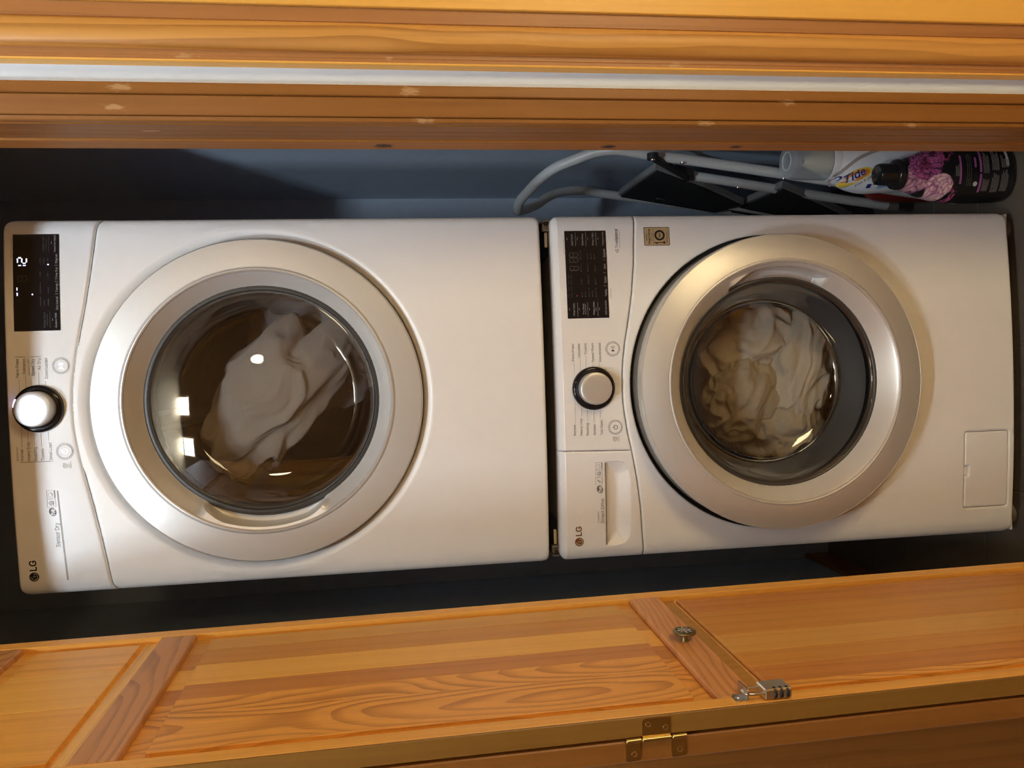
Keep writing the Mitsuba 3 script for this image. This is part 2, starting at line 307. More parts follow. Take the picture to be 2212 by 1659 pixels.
# ------------------------------------------------------------------ folded bifold doors on the left
DD, DT, DN, DP = np.array([.0462, .9986, .0243]), np.array([-.0011, -.0243, .9997]), np.array([.9989, -.0462, 0.]), np.array([-.3518, -.19, 1.0])
DW, DTH = .4175, .0245
def door_world(m):
    v = m.vertices; P = DP - v[:, :1] * DD + v[:, 1:2] * DT + v[:, 2:3] * DN
    return mesh(P, np.asarray(m.faces)[:, ::-1])
def dput(name, m, mat, smooth=False, parent='door_1'): return put(name, door_world(m), mat, smooth, parent)
def sbx(s0, s1, t0, t1, n0, n1, c=.0008): return cbox(s0, s1, t0, t1, n0, n1, c)
labels['door_1'] = {'label': 'orange wood bifold door panel folded open at left, its broad face toward the machines', 'category': 'door', 'kind': 'structure'}
labels['door_2'] = {'label': 'second bifold panel folded behind the first, only its narrow edge showing', 'category': 'door', 'kind': 'structure'}
T0, T1 = -1.004, 1.09
dput('stile', sbx(0, .026, T0, T1, -DTH, 0, .0018), 'wood_orange')
dput('stile', sbx(.392, DW - .004, T0, T1, -DTH, 0, .0012), 'wood_orange')
k = dput('edge_shade', sbx(DW - .0038, DW, T0, T1, -DTH, -.0002, .0008), 'wood_edge_shade'); tag(k, 'near edge of the folded door, its shade put into a darker wood colour')  # dark colour stands in for shade on this edge
RAILS = [(-1.004, -.90, 'wood_rail_red'), (-.120, -.069, 'wood_rail_red'), (.630, .682, 'wood_rail'), (.880, 1.09, 'wood_rail')]
for t0, t1, m in RAILS: dput('rail', sbx(.0264, .3916, t0, t1, -DTH, .0, .0016), m)
PANELS = [(-.90, -.120, [(.026, .055, 'wood_red'), (.055, .103, 'wood_red'), (.103, .200, 'wood_mid'), (.200, .262, 'wood_olive'), (.262, .310, 'wood_mid'), (.310, .3594, 'wood_red'), (.3594, .392, 'wood_grainy')]),  # lower boards picked darker, partly painting in the light falling off downward
          (-.069, .630, [(.026, .0847, 'wood_olive'), (.0847, .1399, 'wood_mid'), (.1399, .2029, 'wood_yellow'), (.2029, .2467, 'wood_red'), (.2467, .3157, 'wood_grainy'), (.3157, .392, 'wood_grainy')]),
          (.682, .880, [(.026, .13, 'wood_orange'), (.13, .24, 'wood_yellow'), (.24, .392, 'wood_orange')])]
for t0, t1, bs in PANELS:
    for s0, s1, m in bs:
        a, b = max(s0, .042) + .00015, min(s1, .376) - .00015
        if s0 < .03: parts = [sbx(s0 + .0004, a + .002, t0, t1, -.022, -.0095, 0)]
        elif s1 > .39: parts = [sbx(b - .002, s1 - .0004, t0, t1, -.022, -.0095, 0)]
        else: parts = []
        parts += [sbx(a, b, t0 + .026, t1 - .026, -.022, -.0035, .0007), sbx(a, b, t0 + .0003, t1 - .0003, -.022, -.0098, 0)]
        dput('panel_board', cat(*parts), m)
dput('panel_margin', sbx(.0266, .3914, -.1447, -.1202, -.016, -.0093, 0), 'wood_margin')
dput('panel_margin', sbx(.0266, .3914, .6822, .7035, -.016, -.0088, 0), 'wood_pale')
def slope(t0, t1, n0, n1): return prism_s([(t0, -.016), (t0, n0), (t1, n1), (t1, -.016)])
def prism_s(tn):
    m = trimesh.creation.extrude_polygon(Polygon(tn), .350, engine='earcut'); v = m.vertices; m = mesh(np.stack([.034 + v[:, 2], v[:, 0], v[:, 1]], 1), m.faces)
    return m if m.volume > 0 else mesh(m.vertices, m.faces[:, ::-1])
dput('panel_bevel', slope(-.1505, -.1446, -.0033, -.0091), 'wood_pale')
dput('panel_bevel', slope(.6005, .6035, -.0033, -.0090), 'wood_pale')
G = -.0045
dput('stile', sbx(.0, .026, T0, T1, -2 * DTH + G - .002, -DTH + G, .0018), 'wood_edge_red_shade', parent='door_2')
dput('stile', sbx(.385, DW - .0008, T0, T1, -2 * DTH + G - .002, -DTH + G, .0015), 'wood_edge_red_shade', parent='door_2')
for t0, t1, m in RAILS: dput('rail', sbx(.0264, .3846, t0, t1, -2 * DTH + G - .002, -DTH + G, .001), 'wood_edge_red_shade', parent='door_2')
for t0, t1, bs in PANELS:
    dput('panel_board', sbx(.0262, .206, t0 + .0003, t1 - .0003, -2 * DTH + G + .004, -DTH + G - .006, .0006), 'wood_edge_red_shade', parent='door_2')
    dput('panel_board', sbx(.2064, .3848, t0 + .0003, t1 - .0003, -2 * DTH + G + .004, -DTH + G - .006, .0006), 'wood_edge_red_shade', parent='door_2')
# brass hinge on the near edges
def edge_plate(t0, t1, n0, n1, th=.0012, r=.004):
    m = trimesh.creation.extrude_polygon(rrect(t0, t1, n0, n1, r), th, engine='earcut'); v = m.vertices
    return mesh(np.stack([DW + v[:, 2], v[:, 0], v[:, 1]], 1), m.faces)
hinge = 'door_1__hinge'; labels[hinge] = {'label': 'small brass butt hinge across the gap between the two folded edges'}
dput('leaf', edge_plate(.0032, .0382, -.026, -.0022), 'brass', parent=hinge)
dput('leaf', edge_plate(.0405, .0580, -.0525, -.0275), 'brass', parent=hinge)
dput('leaf', edge_plate(-.0160, .0018, -.0525, -.0275), 'brass', parent=hinge)
for a, b in ((.0400, .0588), (.0030, .0392), (-.0163, .0022)):
    dput('knuckle', tube([(DW + .0026, a, -.0268), (DW + .0026, a + .0008, -.0268), (DW + .0026, b - .0008, -.0268), (DW + .0026, b, -.0268)], [.0024, .0031, .0031, .0024], 16), 'brass', 35, hinge)
for tt, nn in ((.0309, -.0094), (.0095, -.0150), (.0483, -.0440), (-.0080, -.0440)):
    m = lathe_y([(0, -.0009), (.0016, -.0008), (.0030, .0001), (.0034, .0001), (.0036, -.0004)], 0, 0, 24); v = m.vertices
    slot = cbox(-.0026, .0026, -.0004, .0004, 0, .0005)
    dput('screw', cat(mesh(np.stack([DW + .0013 + v[:, 1] + .0004, tt + v[:, 0], nn + v[:, 2]], 1), m.faces)), 'brass', 35, hinge)
# antique knob on the middle rail
knob = 'door_1__knob'; labels[knob] = {'label': 'antique bronze knob with dark ornamental face'}
def spin_n(prof, s, t, n=48):
    m = lathe_y([(r, h) for r, h in prof], 0, 0, n); v = m.vertices; return mesh(np.stack([s + v[:, 0], t + v[:, 2], v[:, 1]], 1), m.faces)
KS, KT = .2135, -.0945
dput('stem', spin_n([(.0065, -.001), (.0060, .001), (.0045, .004), (.0045, .010)], KS, KT), 'bronze', 35, knob)
dput('rim', spin_n([(.004, .0085), (.012, .0095), (.0165, .0115), (.0172, .0132), (.0165, .0148), (.0130, .0160), (.0120, .0150), (.0, .0148)], KS, KT), 'bronze', 40, knob)
orn = []
for i in range(8):
    a = i * math.pi / 4; orn.append(trimesh.creation.icosphere(2, .0021)); orn[-1].apply_scale((1.6, .9, .6)); orn[-1].apply_transform(trimesh.transformations.rotation_matrix(a, (0, 0, 1))); orn[-1].apply_translation((KS + .0082 * math.cos(a), KT + .0082 * math.sin(a), .0155))
    orn.append(trimesh.creation.icosphere(2, .0013)); orn[-1].apply_translation((KS + .0045 * math.cos(a + .3), KT + .0045 * math.sin(a + .3), .0156))
o = trimesh.creation.icosphere(2, .0025); o.apply_scale((1, 1, .6)); o.apply_translation((KS, KT, .0155)); orn.append(o)
dput('ornament', cat(*orn), 'steel', 40, knob)
dput('ornament_bed', spin_n([(.0128, .0150), (.0118, .0153), (0, .0153)], KS, KT), 'black_gloss', 40, knob)
# hasp: base plate with screw and upright eye
hasp = 'door_1__hasp'; labels[hasp] = {'label': 'small steel hasp plate screwed to the door'}
hx = Polygon([(.388, -.0885), (.394, -.0850), (.4055, -.0850), (.4075, -.0905), (.4055, -.0990), (.392, -.0990)])
dput('plate', trimesh.creation.extrude_polygon(hx, .0014, engine='earcut'), 'steel', False, hasp)
ey = rrect(.3800, .4090, .0, .0155, .004).difference(Point(.3945, .0085).buffer(.0036))
m = trimesh.creation.extrude_polygon(ey, .0014, engine='earcut'); v = m.vertices
dput('eye', mesh(np.stack([v[:, 0], -.0990 - v[:, 2], v[:, 1]], 1), m.faces), 'steel', False, hasp)
dput('screw', spin_n([(0, .0030), (.0016, .0028), (.0028, .0016), (.0028, .001)], .3985, -.0905, 20), 'chrome', 35, hasp)

# ================================================================== PADLOCK hanging from the hasp
pl = 'padlock'; tag(pl, 'small silver combination padlock with three dials hanging from the hasp on the folded door', 'padlock')
PB = (.3865, .4125, -.1555, -.1200, .0015, .0145)
dput('body', sbx(*PB, .0016), 'chrome', False, pl)
for q in (-.1492, -.1413, -.1334):
    dput('dial', tube([(.4080, q - .0019, .0080), (.4080, q - .0015, .0080), (.4080, q + .0015, .0080), (.4080, q + .0019, .0080)], [.0066, .0070, .0070, .0066], 20), 'print_black', False, pl)
sh = spline([(.3920, -.1205, .0085), (.3920, -.1080, .0085), (.3932, -.1015, .0085), (.3975, -.0975, .0085), (.4030, -.0975, .0085), (.4073, -.1015, .0085), (.4085, -.1080, .0085), (.4085, -.1205, .0085)], 48)
dput('shackle', tube(sh, .0021, 14), 'chrome', 40, pl)
for s_ in (.3920, .4085):
    m = tube([(s_, -.1202, .0085), (s_, -.1190, .0085)], [.0034, .0030], 18); dput('collar', m, 'chrome', 35, pl)
v, f = text('FORTIS', .0030, True, .022, .0003)
dput('lettering', mesh(np.stack([.3905 + v[:, 1] * 0 + .002 - v[:, 1] + .002, -.1265 - v[:, 0] * 1., .0146 + v[:, 2]], 1), f), 'print_grey', False, pl) if False else None

# ================================================================== DRYER
def LGlogo(cx, cz, r):
    """Round face emblem: disc with a pale ring open at the upper right, an inner bar and a dot."""
    disc = Point(cx, cz).buffer(r, quad_segs=24)
    cut = ring(cx, cz, r * .66, r * .80).difference(Polygon([(cx, cz), (cx + 2 * r, cz + .10 * r), (cx + 2 * r, cz + 2 * r), (cx + .22 * r, cz + 2 * r)]))
    bar = unary_union([rect(cx - .07 * r, cx + .07 * r, cz - .42 * r, cz + .38 * r), rect(cx - .07 * r, cx + .25 * r, cz - .42 * r, cz - .30 * r), rect(cx + .28 * r, cx + .80 * r, cz - .06 * r, cz + .06 * r)])
    dot = Point(cx - .34 * r, cz + .30 * r).buffer(r * .11)
    return disc.difference(cut).difference(bar).difference(dot)
def badge_he(cx, cz, s):
    e = affinity.rotate(affinity.scale(Point(cx, cz).buffer(s, quad_segs=16), 1.12, .85), 20)
    return e
def icon_box(cx, cz, s, kind):
    fr = rect(cx - s, cx + s, cz - s * .98, cz + s * 1.05); fr = fr.difference(fr.buffer(-s * .07))
    if kind == 'house':
        h = Polygon([(cx - .62 * s, cz + .25 * s), (cx, cz + .75 * s), (cx + .62 * s, cz + .25 * s), (cx + .55 * s, cz - .55 * s), (cx - .55 * s, cz - .55 * s)]); h = h.difference(h.buffer(-.15 * s)); inner = ring(cx, cz - .05 * s, .16 * s, .30 * s)
        return unary_union([fr, h, inner, rect(cx + .2 * s, cx + .32 * s, cz - .55 * s, cz + .15 * s)])
    if kind == 'star':
        return unary_union([fr, ring(cx - .1 * s, cz + .15 * s, .52 * s, .58 * s), affinity.rotate(rect(cx - .5 * s, cx + .6 * s, cz - .14 * s, cz - .05 * s), 20), rect(cx - .9 * s, cx + .9 * s, cz - .85 * s, cz - .65 * s)])
    if kind == 'leaf':
        return unary_union([fr, affinity.rotate(affinity.scale(ring(cx, cz + .1 * s, .3 * s, .5 * s), .6, 1.2), -35), affinity.rotate(rect(cx - .06 * s, cx + .06 * s, cz - .4 * s, cz + .55 * s), -35), rect(cx - .6 * s, cx + .6 * s, cz - .80 * s, cz - .68 * s)])
def smart_diag(cx, cz, s): return unary_union([ring(cx, cz, s * .78, s), ring(cx, cz, s * .25, s * .45), affinity.rotate(rect(cx + .8 * s, cx + 1.1 * s, cz - .1 * s, cz + .9 * s), -25)])
def play_icon(cx, cz, s): return [Polygon([(cx - .85 * s, cz - .6 * s), (cx - .85 * s, cz + .6 * s), (cx - .1 * s, cz)]), rect(cx + .15 * s, cx + .33 * s, cz - .6 * s, cz + .6 * s), rect(cx + .62 * s, cx + .80 * s, cz - .6 * s, cz + .6 * s)]
def power_icon(cx, cz, s): return [ring(cx, cz, s * .62, s * .80).difference(rect(cx - .3 * s, cx + .3 * s, cz + .2 * s, cz + s)), rect(cx - .09 * s, cx + .09 * s, cz + .05 * s, cz + s)]

dryer = 'dryer'; tag(dryer, 'white front-load clothes dryer stacked on the washer, lit blue display', 'dryer')
def shell(z0, z1):
    a, b, y0, y1, t = -.3405, .3405, .034, .775, .004
    return cat(cbox(a, a + t, y0 + .02, y1, z0 + .012, z1), cbox(b - t, b, y0 + .02, y1, z0 + .012, z1), cbox(a, b, y0, y1, z1 - t, z1), cbox(a, b, y0, y1, z0, z0 + t), cbox(a, b, y1 - t, y1, z0, z1))
put('cabinet', shell(1.028, 1.997), 'enamel', False, dryer)
ctl = band(SEAM_D, 2.0006)
DISP_D = rect(.1395, .3138, 1.9055, 1.9830)
left_part, right_part = rect(-.35, -.1258, 1.8, 2.1), rect(-.1250, .35, 1.8, 2.1)
k = put('control_panel', heightfield(ctl.difference(rect(-.1258, -.1250, 1.8, 2.1)) if False else ctl, lambda x, z, d: F(x) + side_round(x) + edge_drop(d, .004) + .0006 * np.exp(-((x + .1255) / .0012) ** 2), .012, .006), 'enamel_control', 50, dryer)
put('front_panel', heightfield(lower(SEAM_D, 1.0249, 1.5615, .3215), lambda x, z, d: F(x) + side_round(x) + np.where(np.hypot(x, z - 1.5615) < .335, 0, edge_drop(d, .006)), .014, .008), 'enamel', 50, dryer)
wm = lathe_y([(.3216, 0)] + [(.3215 - .0200 * q, .024 * (1 - math.sqrt(1 - q * q))) for q in np.linspace(.05, 1, 16)] + [(.3013, .040), (.290, .042)], 0, 1.5615, 200)
wm.vertices[:, 1] += F(wm.vertices[:, 0]) + side_round(wm.vertices[:, 0])
put('well', wm, 'enamel', 60, dryer)
def dial(parent, cz):
    d = parent + '__dial'
    put('base_ring', lathe_y([(.0425, .001), (.0425, -.004), (.0415, -.007), (.0385, -.009), (.0350, -.0088), (.0325, -.0070), (.031, -.006)], 0, cz, 80), 'black_gloss', 45, d)
    put('cap', lathe_y([(.0315, -.004), (.0315, -.0245), (.0308, -.0272), (.0290, -.0285), (.024, -.0290), (.012, -.0292), (0, -.0292)], 0, cz, 80), 'silver', 35, d)
    return d
dial(dryer, 1.9465)
# lit arc on the dial ring
scene['glow_blue'] = {'type': 'twosided', 'b': {'type': 'diffuse', 'reflectance': {'type': 'rgb', 'value': [.1, .1, .2]}}}
def glow(name, m, rad, parent): return put(name, m, 'glow_blue', False, parent, emitter={'type': 'area', 'radiance': {'type': 'rgb', 'value': list(rad)}})
aa = np.linspace(math.radians(62), math.radians(84), 8)
put_pts = [(.0395 * math.cos(a), -.0095, 1.9465 + .0395 * math.sin(a)) for a in aa]
glow('light', tube(put_pts, .0013, 8), (.8, .85, 2.4), 'dryer__dial')
def button(parent, cx, cz, r, icon, lit):
    b = key(parent + '__button')
    scene[b + '__rim'] = mikit.ply(fshape(ring(cx, cz, r * .90, r), .0002, .0008), 'print_grey', False)
    scene[b + '__rim_001'] = mikit.ply(fshape(ring(cx, cz, r * 1.10, r * 1.17), -.0001, .0004), 'print_pale', False)
    scene[b + '__cap'] = mikit.ply(fshape(Point(cx, cz).buffer(r * .89), .0, .0010), 'enamel_control', False)
    g = cat(*[fshape(q, .0011, .0003) for q in icon])
    scene[b + '__symbol'] = mikit.ply(g, 'glow_blue' if lit else 'print_black', False, **({'emitter': {'type': 'area', 'radiance': {'type': 'rgb', 'value': [.55, .62, 1.15]}}} if lit else {}))
button(dryer, .0757, 1.9066, .0130, play_icon(.0757, 1.9066, .0065), True)
button(dryer, -.0786, 1.9066, .0130, power_icon(-.0786, 1.9066, .0062), True)
# display
dsp = 'dryer__display'
put('glass', fshape(rrect(.1395, .3138, 1.9055, 1.9830, .001), .0002, .0010), 'black_gloss', False, dsp)
seg = {'a': ((0, 1), (1, 1)), 'b': ((1, 1), (1, .5)), 'c': ((1, .5), (1, 0)), 'd': ((0, 0), (1, 0)), 'e': ((0, 0), (0, .5)), 'f': ((0, .5), (0, 1)), 'g': ((0, .5), (1, .5))}
def digit(segs, x, z, w, h, t):
    out = []
    for s in segs:
        (a, b), (c, d) = seg[s]; dx, dz = c - a, d - b; L = math.hypot(dx * w, dz * h); gx, gz = dx * w / L, dz * h / L; g = t * .62
        out.append(LineString([(x + a * w + gx * g, z + b * h + gz * g), (x + c * w - gx * g, z + d * h - gz * g)]).buffer(t / 2, cap_style='flat'))
    return out
on = digit('abged', .2615, 1.9603, .0098, .0150, .0022) + digit('bc', .2478, 1.9603, .0098, .0150, .0022)
on += [rect(.2030, .2088, 1.9757, 1.9773), rect(.2105, .2163, 1.9757, 1.9773) if False else rect(.2125, .2180, 1.9757, 1.9773)]
on += [Point(.2585, 1.9240).buffer(.0013), Point(.2050, 1.9510).buffer(.0013)]
glow('digits', cat(*[fshape(q, .0013, .0003) for q in on]), (1.2, 1.4, 4.2), dsp)
def dU(u): return .1395 + u * .1743
def dV(v): return 1.9830 - v * .0775
pale, dim = [], []
for s, u, v, w, h in [('Custom PGM', .03, .93, .15, .0031), ('Dry Level', .215, .965, .135, .0037), ('Temp.', .395, .965, .10, .0037), ('Time Dry', .525, .965, .13, .0037), ('Signal', .695, .965, .095, .0037), ('Damp Dry Signal', .815, .93, .175, .0031)]:
    vv, ff = text(s, h, False, w * .1743); pale.append(on_front(vv, ff, dU(u), dV(v), .0013))
for u in (.375, .505, .672): pale.append(fshape(rect(dU(u), dU(u) + .0005, dV(.97), dV(.90)), .0013, .0003))
for s, u, v, w, h in [('Energy Saver', .03, .68, .16, .0029), ('*Remote Start', .05, .735, .12, .0018), ('Wrinkle Care', .82, .68, .15, .0029), ('*Control Lock', .84, .735, .11, .0018), ('Normal', .265, .60, .085, .0022), ('Less', .265, .68, .05, .0022), ('Damp', .265, .77, .065, .0024), ('Medium', .395, .60, .10, .0022), ('Low', .395, .77, .055, .0024), ('High', .56, .60, .05, .0022), ('20', .56, .77, .03, .0024), ('High', .70, .60, .05, .0022), ('Low', .70, .68, .05, .0022), ('Off', .71, .77, .04, .0022)]:
    vv, ff = text(s, h, False, w * .1743); dim.append(on_front(vv, ff, dU(u), dV(v), .0013))
for u, v in [(.25, .60), (.25, .68), (.25, .77), (.38, .60), (.38, .77), (.54, .60), (.54, .77), (.685, .60), (.685, .68)]: dim.append(fshape(rect(dU(u), dU(u) + .0013, dV(v), dV(v) + .0006), .0013, .0003))
for u in (.03, .81): dim.append(fshape(rect(dU(u), dU(u + .165), dV(.785), dV(.785) + .0005), .0013, .0003))
for q in digit('abcdefg', .2285, 1.9603, .0098, .0150, .0012): dim.append(fshape(q, .0012, .0002))
for u in (.10, .90): pale.append(fshape(rect(dU(u), dU(u) + .004, dV(.84), dV(.84) + .0007), .0013, .0003))
each('lettering', pale, 'print_pale', dsp); each('small_print', dim, 'print_dim', dsp)
# printed control labels
CL = 'dryer__control_panel'
dk, gy = [], []
for s, x, z, w, b in [('Perm Press', .0566, 1.9779, .0336, 0), ('Delicates', .0629, 1.9666, .0273, 0), ('Speed Dry', .0591, 1.9518, .0307, 1), ('Air Dry', .0695, 1.9413, .0211, 0), ('Downloaded', .0533, 1.9296, .0371, 0),
                      ('Normal', -.0925, 1.9769, .0206, 0), ('Heavy Duty', -.0930, 1.9657, .0341, 0), ('Bedding', -.0931, 1.9541, .0242, 0), ('Towels', -.0934, 1.9425, .0214, 0), ('Small Load', -.0930, 1.9288, .0312, 0)]:
    dk.append(ftext(s, x, z, .0050, w, bool(b)))
gy += [ftext('MANUAL DRY', .0610, 1.9592, .0034, .029), ftext('SENSOR DRY', -.0928, 1.9850, .0034, .0261)]
for x0, x1, z in [(.0533, .0254, 1.9783), (.0596, .0372, 1.967), (.0553, .0414, 1.9576), (.0655, .0417, 1.9451), (.0496, .0427, 1.9339), (-.0286, -.0692, 1.978), (-.0381, -.057, 1.9675), (-.0413, -.0659, 1.9571), (-.0433, -.0693, 1.9455), (-.0423, -.0585, 1.9333)]:
    gy.append(fshape(rect(x0, x1, z - .00025, z + .00025)))
for x, z0, z1 in [(.0932, 1.9655, 1.9833), (.0932, 1.9405, 1.9579), (-.0956, 1.9274, 1.9823)]: dk.append(fshape(rect(x, x + .0008, z0, z1)))
gy.append(fshape(smart_diag(-.1050, 1.9074, .0042))); gy += [ftext('Smart', -.1085, 1.9005, .0018, .008), ftext('Diagnosis', -.1095, 1.8975, .0018, .012)]
gy.append(ftext('*Hold 3 seconds for extra function', .2690, 1.9856, .0014, .040))
dk.append(ftext('Sensor Dry', -.2520, 1.9249, .0072, .0442))
gy.append(fshape(Polygon([(-.3148, 1.9155), (-.1493, 1.9222), (-.1493, 1.9248), (-.3148, 1.9183)])))
for cx, kd in ((-.1715, 'house'), (-.1554, 'star')): gy.append(fshape(icon_box(cx, 1.9346, .0072, kd)))
each('lettering', dk, 'print_dark', CL); each('fine_print', gy, 'print_grey', CL)
lg = 'dryer__logo'
put('emblem', fshape(LGlogo(-.3050, 1.9734, .0082), .0002, .0008), 'print_brown' if False else 'print_black', False, lg)
put('letters', ftext('LG', -.2939, 1.9685, .0115, .0192, True), 'print_black', False, lg)
put('badge', fshape(badge_he(-.1876, 1.9338, .0070)), 'print_dark', False, CL)
put('badge_letters', ftext('he', -.1930, 1.9300, .0075, .0110, True, .0007), 'enamel_control', False, CL)

# dryer door
dd = 'dryer__door'; DZ = 1.5615
put('outer_ring', lathe_y([(.2990, .030), (.2992, -.0040), (.2985, -.0065), (.2968, -.0080), (.2964, -.0070), (.2958, -.0070), (.2954, -.0082), (.280, -.0092), (.262, -.0098), (.2478, -.0100), (.2474, -.0088), (.2467, -.0088), (.2463, -.0102), (.2440, -.0118), (.2415, -.0122), (.2395, -.0105), (.2385, -.008)], 0, DZ, 240), 'silver', 24, dd)
def cone_d(r, a):
    t = np.clip((.2388 - r) / (.2388 - .2150), 0, 1); base = -.0085 + .036 * t
    da = np.abs((a - math.pi * 1.0 + math.pi) % (2 * math.pi) - math.pi)
    w = 1 - ss(math.radians(27), math.radians(31.5), da)
    rim = .2335 - .010 * ss(math.radians(18), math.radians(31), da)
    pocket = np.where(r > rim, -.0085 + .006 * t, .031 + .006 * np.clip((rim - r) / .015, 0, 1)); pocket = np.where((r <= rim) & (r > rim - .0035), -.006 + (.037) * (rim - r) / .0035, pocket)
    return base * (1 - w) + pocket * w
put('inner_cone', polar(cone_d, .2150, .2388, DZ, 44, 480), 'silver_cone', 50, dd)
put('bezel', lathe_y([(.2190, .030), (.2160, .0265), (.2125, .0250), (.2085, .0255), (.2070, .030)], 0, DZ, 200), 'dark_plastic', 40, dd)
Rc = .80
dome = [(.2085, .0290), (.2070, .0245), (.2040, .0205)] + [(r, .0205 - .0 + (.2040 ** 2 - 0) * 0 - ((.2040 ** 2 - r ** 2) / (2 * Rc))) for r in np.linspace(.2000, .0, 26)]
put('glass_cover', lathe_y(dome, 0, DZ, 200), 'door_glass', True, dd)
bowl = spline([(.2060, .034, 0), (.1990, .050, 0), (.1900, .085, 0), (.1820, .112, 0), (.1650, .126, 0), (.12, .133, 0), (.06, .1355, 0), (0, .136, 0)], 40)[:, :2]
put('glass_bowl', lathe_y(bowl, 0, DZ, 160), 'bowl_glass', True, dd)
put('gasket', lathe_y([(.2900, .036), (.2400, .040), (.2150, .044), (.2080, .052), (.2060, .062), (.2120, .080)], 0, DZ, 160), 'rubber', 40, dd)
def drum(parent, cz, y0, y1, R, mat):
    k_ = parent + '__drum'
    put('shell', lathe_y([(.2100, y0), (R - .01, y0 + .01), (R, y0 + .03), (R, y1 - .03), (R - .02, y1)], 0, cz, 128), mat, 40, k_)
    put('back_plate', lathe_y([(R - .02, y1), (.14, y1 + .006), (.13, y1 - .004), (0, y1 - .004)], 0, cz, 96), mat, 40, k_)
    for i in range(3):
        a = math.radians(100 + 120 * i); m = cbox(-.022, .022, y0 + .04, y1 - .04, R - .055, R + .002, .012)
        m.apply_transform(trimesh.transformations.rotation_matrix(-(a - math.pi / 2), (0, 1, 0))); m.apply_translation((0, 0, cz)); put('lifter', m, 'grey_plastic' if mat != 'drum_steel' else 'drum_steel', False, k_)
M('drum_grey', prin((.11, .112, .118), .40, .35))
def holes(p, n, uv):
    a = dr.atan2(p.z - .5585, p.x) * 12.; b = p.y * 52.
    fa, fb = a - dr.floor(a) - .5, b - dr.floor(b) - .5
    return mix((.03, .03, .03), (.30, .295, .285), sstep(.20, .30, dr.sqrt(fa * fa + fb * fb)))
M('drum_steel', prin(mikit.proc(holes), .33, .75))
drum(dryer, DZ, .085, .62, .280, 'drum_grey')

# ================================================================== WASHER
washer = 'washer'; tag(washer, 'white front-load washer standing on the floor under the dryer', 'washing machine')
put('cabinet', shell(.004, .985), 'enamel', False, washer)
put('lid', cbox(-.3395, .3395, .030, .775, .986, .9965, .004), 'grey_plastic', False, washer)
top_w = band(SEAM_W, 1.0010)
ctl_w = top_w.intersection(rect(-.1225, .36, .7, 1.1).union(Polygon([(-.1225, .7), (-.1225, 1.1), (-.1205, 1.1), (-.1260, .8550), (-.1280, .845)]))) if False else None
slant = Polygon([(-.1268, .80), (-.1205, 1.05), (.40, 1.05), (.40, .80)])
def bevel_top(x, z, d): return F(x) + side_round(x) + np.minimum(edge_drop(d, .003), .003) + .9 * np.clip(z - .9895, 0, None)
put('control_panel', heightfield(top_w.intersection(slant).buffer(-.0006), bevel_top, .012, .005, extra=[np.stack([np.linspace(-.12, .338, 90), np.full(90, q)], 1) for q in (.9888, .9902)]), 'enamel_control', 32, washer)
dwp = top_w.difference(slant).buffer(-.0006)
slot = Polygon([(-.1478, .9095), (-.1476, .8845), (-.1520, .8720), (-.1640, .8640), (-.1800, .8618), (-.2800, .8612), (-.2990, .8645), (-.3090, .8730), (-.3122, .8880), (-.3122, .9092)])
slot = slot.buffer(-.002).buffer(.002)
dz = 'washer__dispenser_drawer'; labels[dz] = {'label': 'detergent drawer front with recessed grip and emblem'}
put('front', heightfield(dwp.difference(slot), bevel_top, .011, .004, extra=[np.stack([np.linspace(-.338, -.128, 60), np.full(60, q)], 1) for q in (.9888, .9902)]), 'enamel_control', 32, dz)
# grip: sloped scoop floor
sc = slot.buffer(.0012)
def scoop(x, z, d): return F(x) + np.minimum(.034 * ss(.8600, .8800, z) * .75 + .010, .30 * d * 1.6 + .0015)
put('grip', heightfield(sc, scoop, .004, .010, back=.001, rings=(0, .1, .2, .35, .55, .8, 1.0)), 'enamel', 40, dz)
put('grip_edge', fshape(Polygon([(-.1478, .9105), (-.3122, .9102), (-.3122, .9085), (-.1478, .9088)]), .0, .0012), 'grey_plastic', False, dz)
WZ = .5585
put('front_panel', heightfield(lower(SEAM_W, .0200, WZ, .2960).difference(rrect(-.2826, -.1206, .0342, .1350, .006)), lambda x, z, d: F(x) + side_round(x) + edge_drop(d, .004), .014, .006), 'enamel', 45, washer)
put('well', lathe_y([(.2970, .004), (.2960, .014), (.2850, .026), (.270, .030)], 0, WZ, 160), 'dark_plastic', 45, washer)
# pump filter door
ap = rrect(-.2826, -.1206, .0342, .1350, .006)
acc = 'washer__filter_door'; labels[acc] = {'label': 'small rectangular filter door low on the left of the washer'}
notch = rect(-.2144, -.1917, .1245, .1370)
put('panel', heightfield(ap.buffer(-.0011).difference(notch), lambda x, z, d: F(x) + .0006 + edge_drop(d, .0025), .012, .003, back=.012), 'enamel', 45, acc)
put('latch', cat(fshape(rect(-.2140, -.1921, .1248, .1352), -.007, .001), fshape(affinity.scale(Point(-.2030, .1335).buffer(.0085), 1., .42), -.0045, .003)), 'enamel', 40, acc)
put('recess', fshape(ap.buffer(.0015), -.012, .001), 'grey_plastic', False, acc)
for sx in (-1, 1):
    put('foot', lathe_z([(.0, .006), (.016, .006), (.016, FZ + .012), (.024, FZ + .009), (.025, FZ + .001), (0, FZ + .001)], sx * .3130, .075, 40), 'grey_plastic', 40, washer)
dial(washer, .9300)
button(washer, .0762, .8886, .0128, play_icon(.0762, .8886, .0058), False)
button(washer, -.0783, .8879, .0128, power_icon(-.0783, .8879, .0056), False)
dsp = 'washer__display'
put('glass', fshape(rrect(.1376, .3098, .8935, .9762, .001), .0002, .0010), 'black_gloss', False, dsp)
def wU(u): return .1376 + u * .1722
def wV(v): return .9762 - v * .0827
pale, dim = [], []
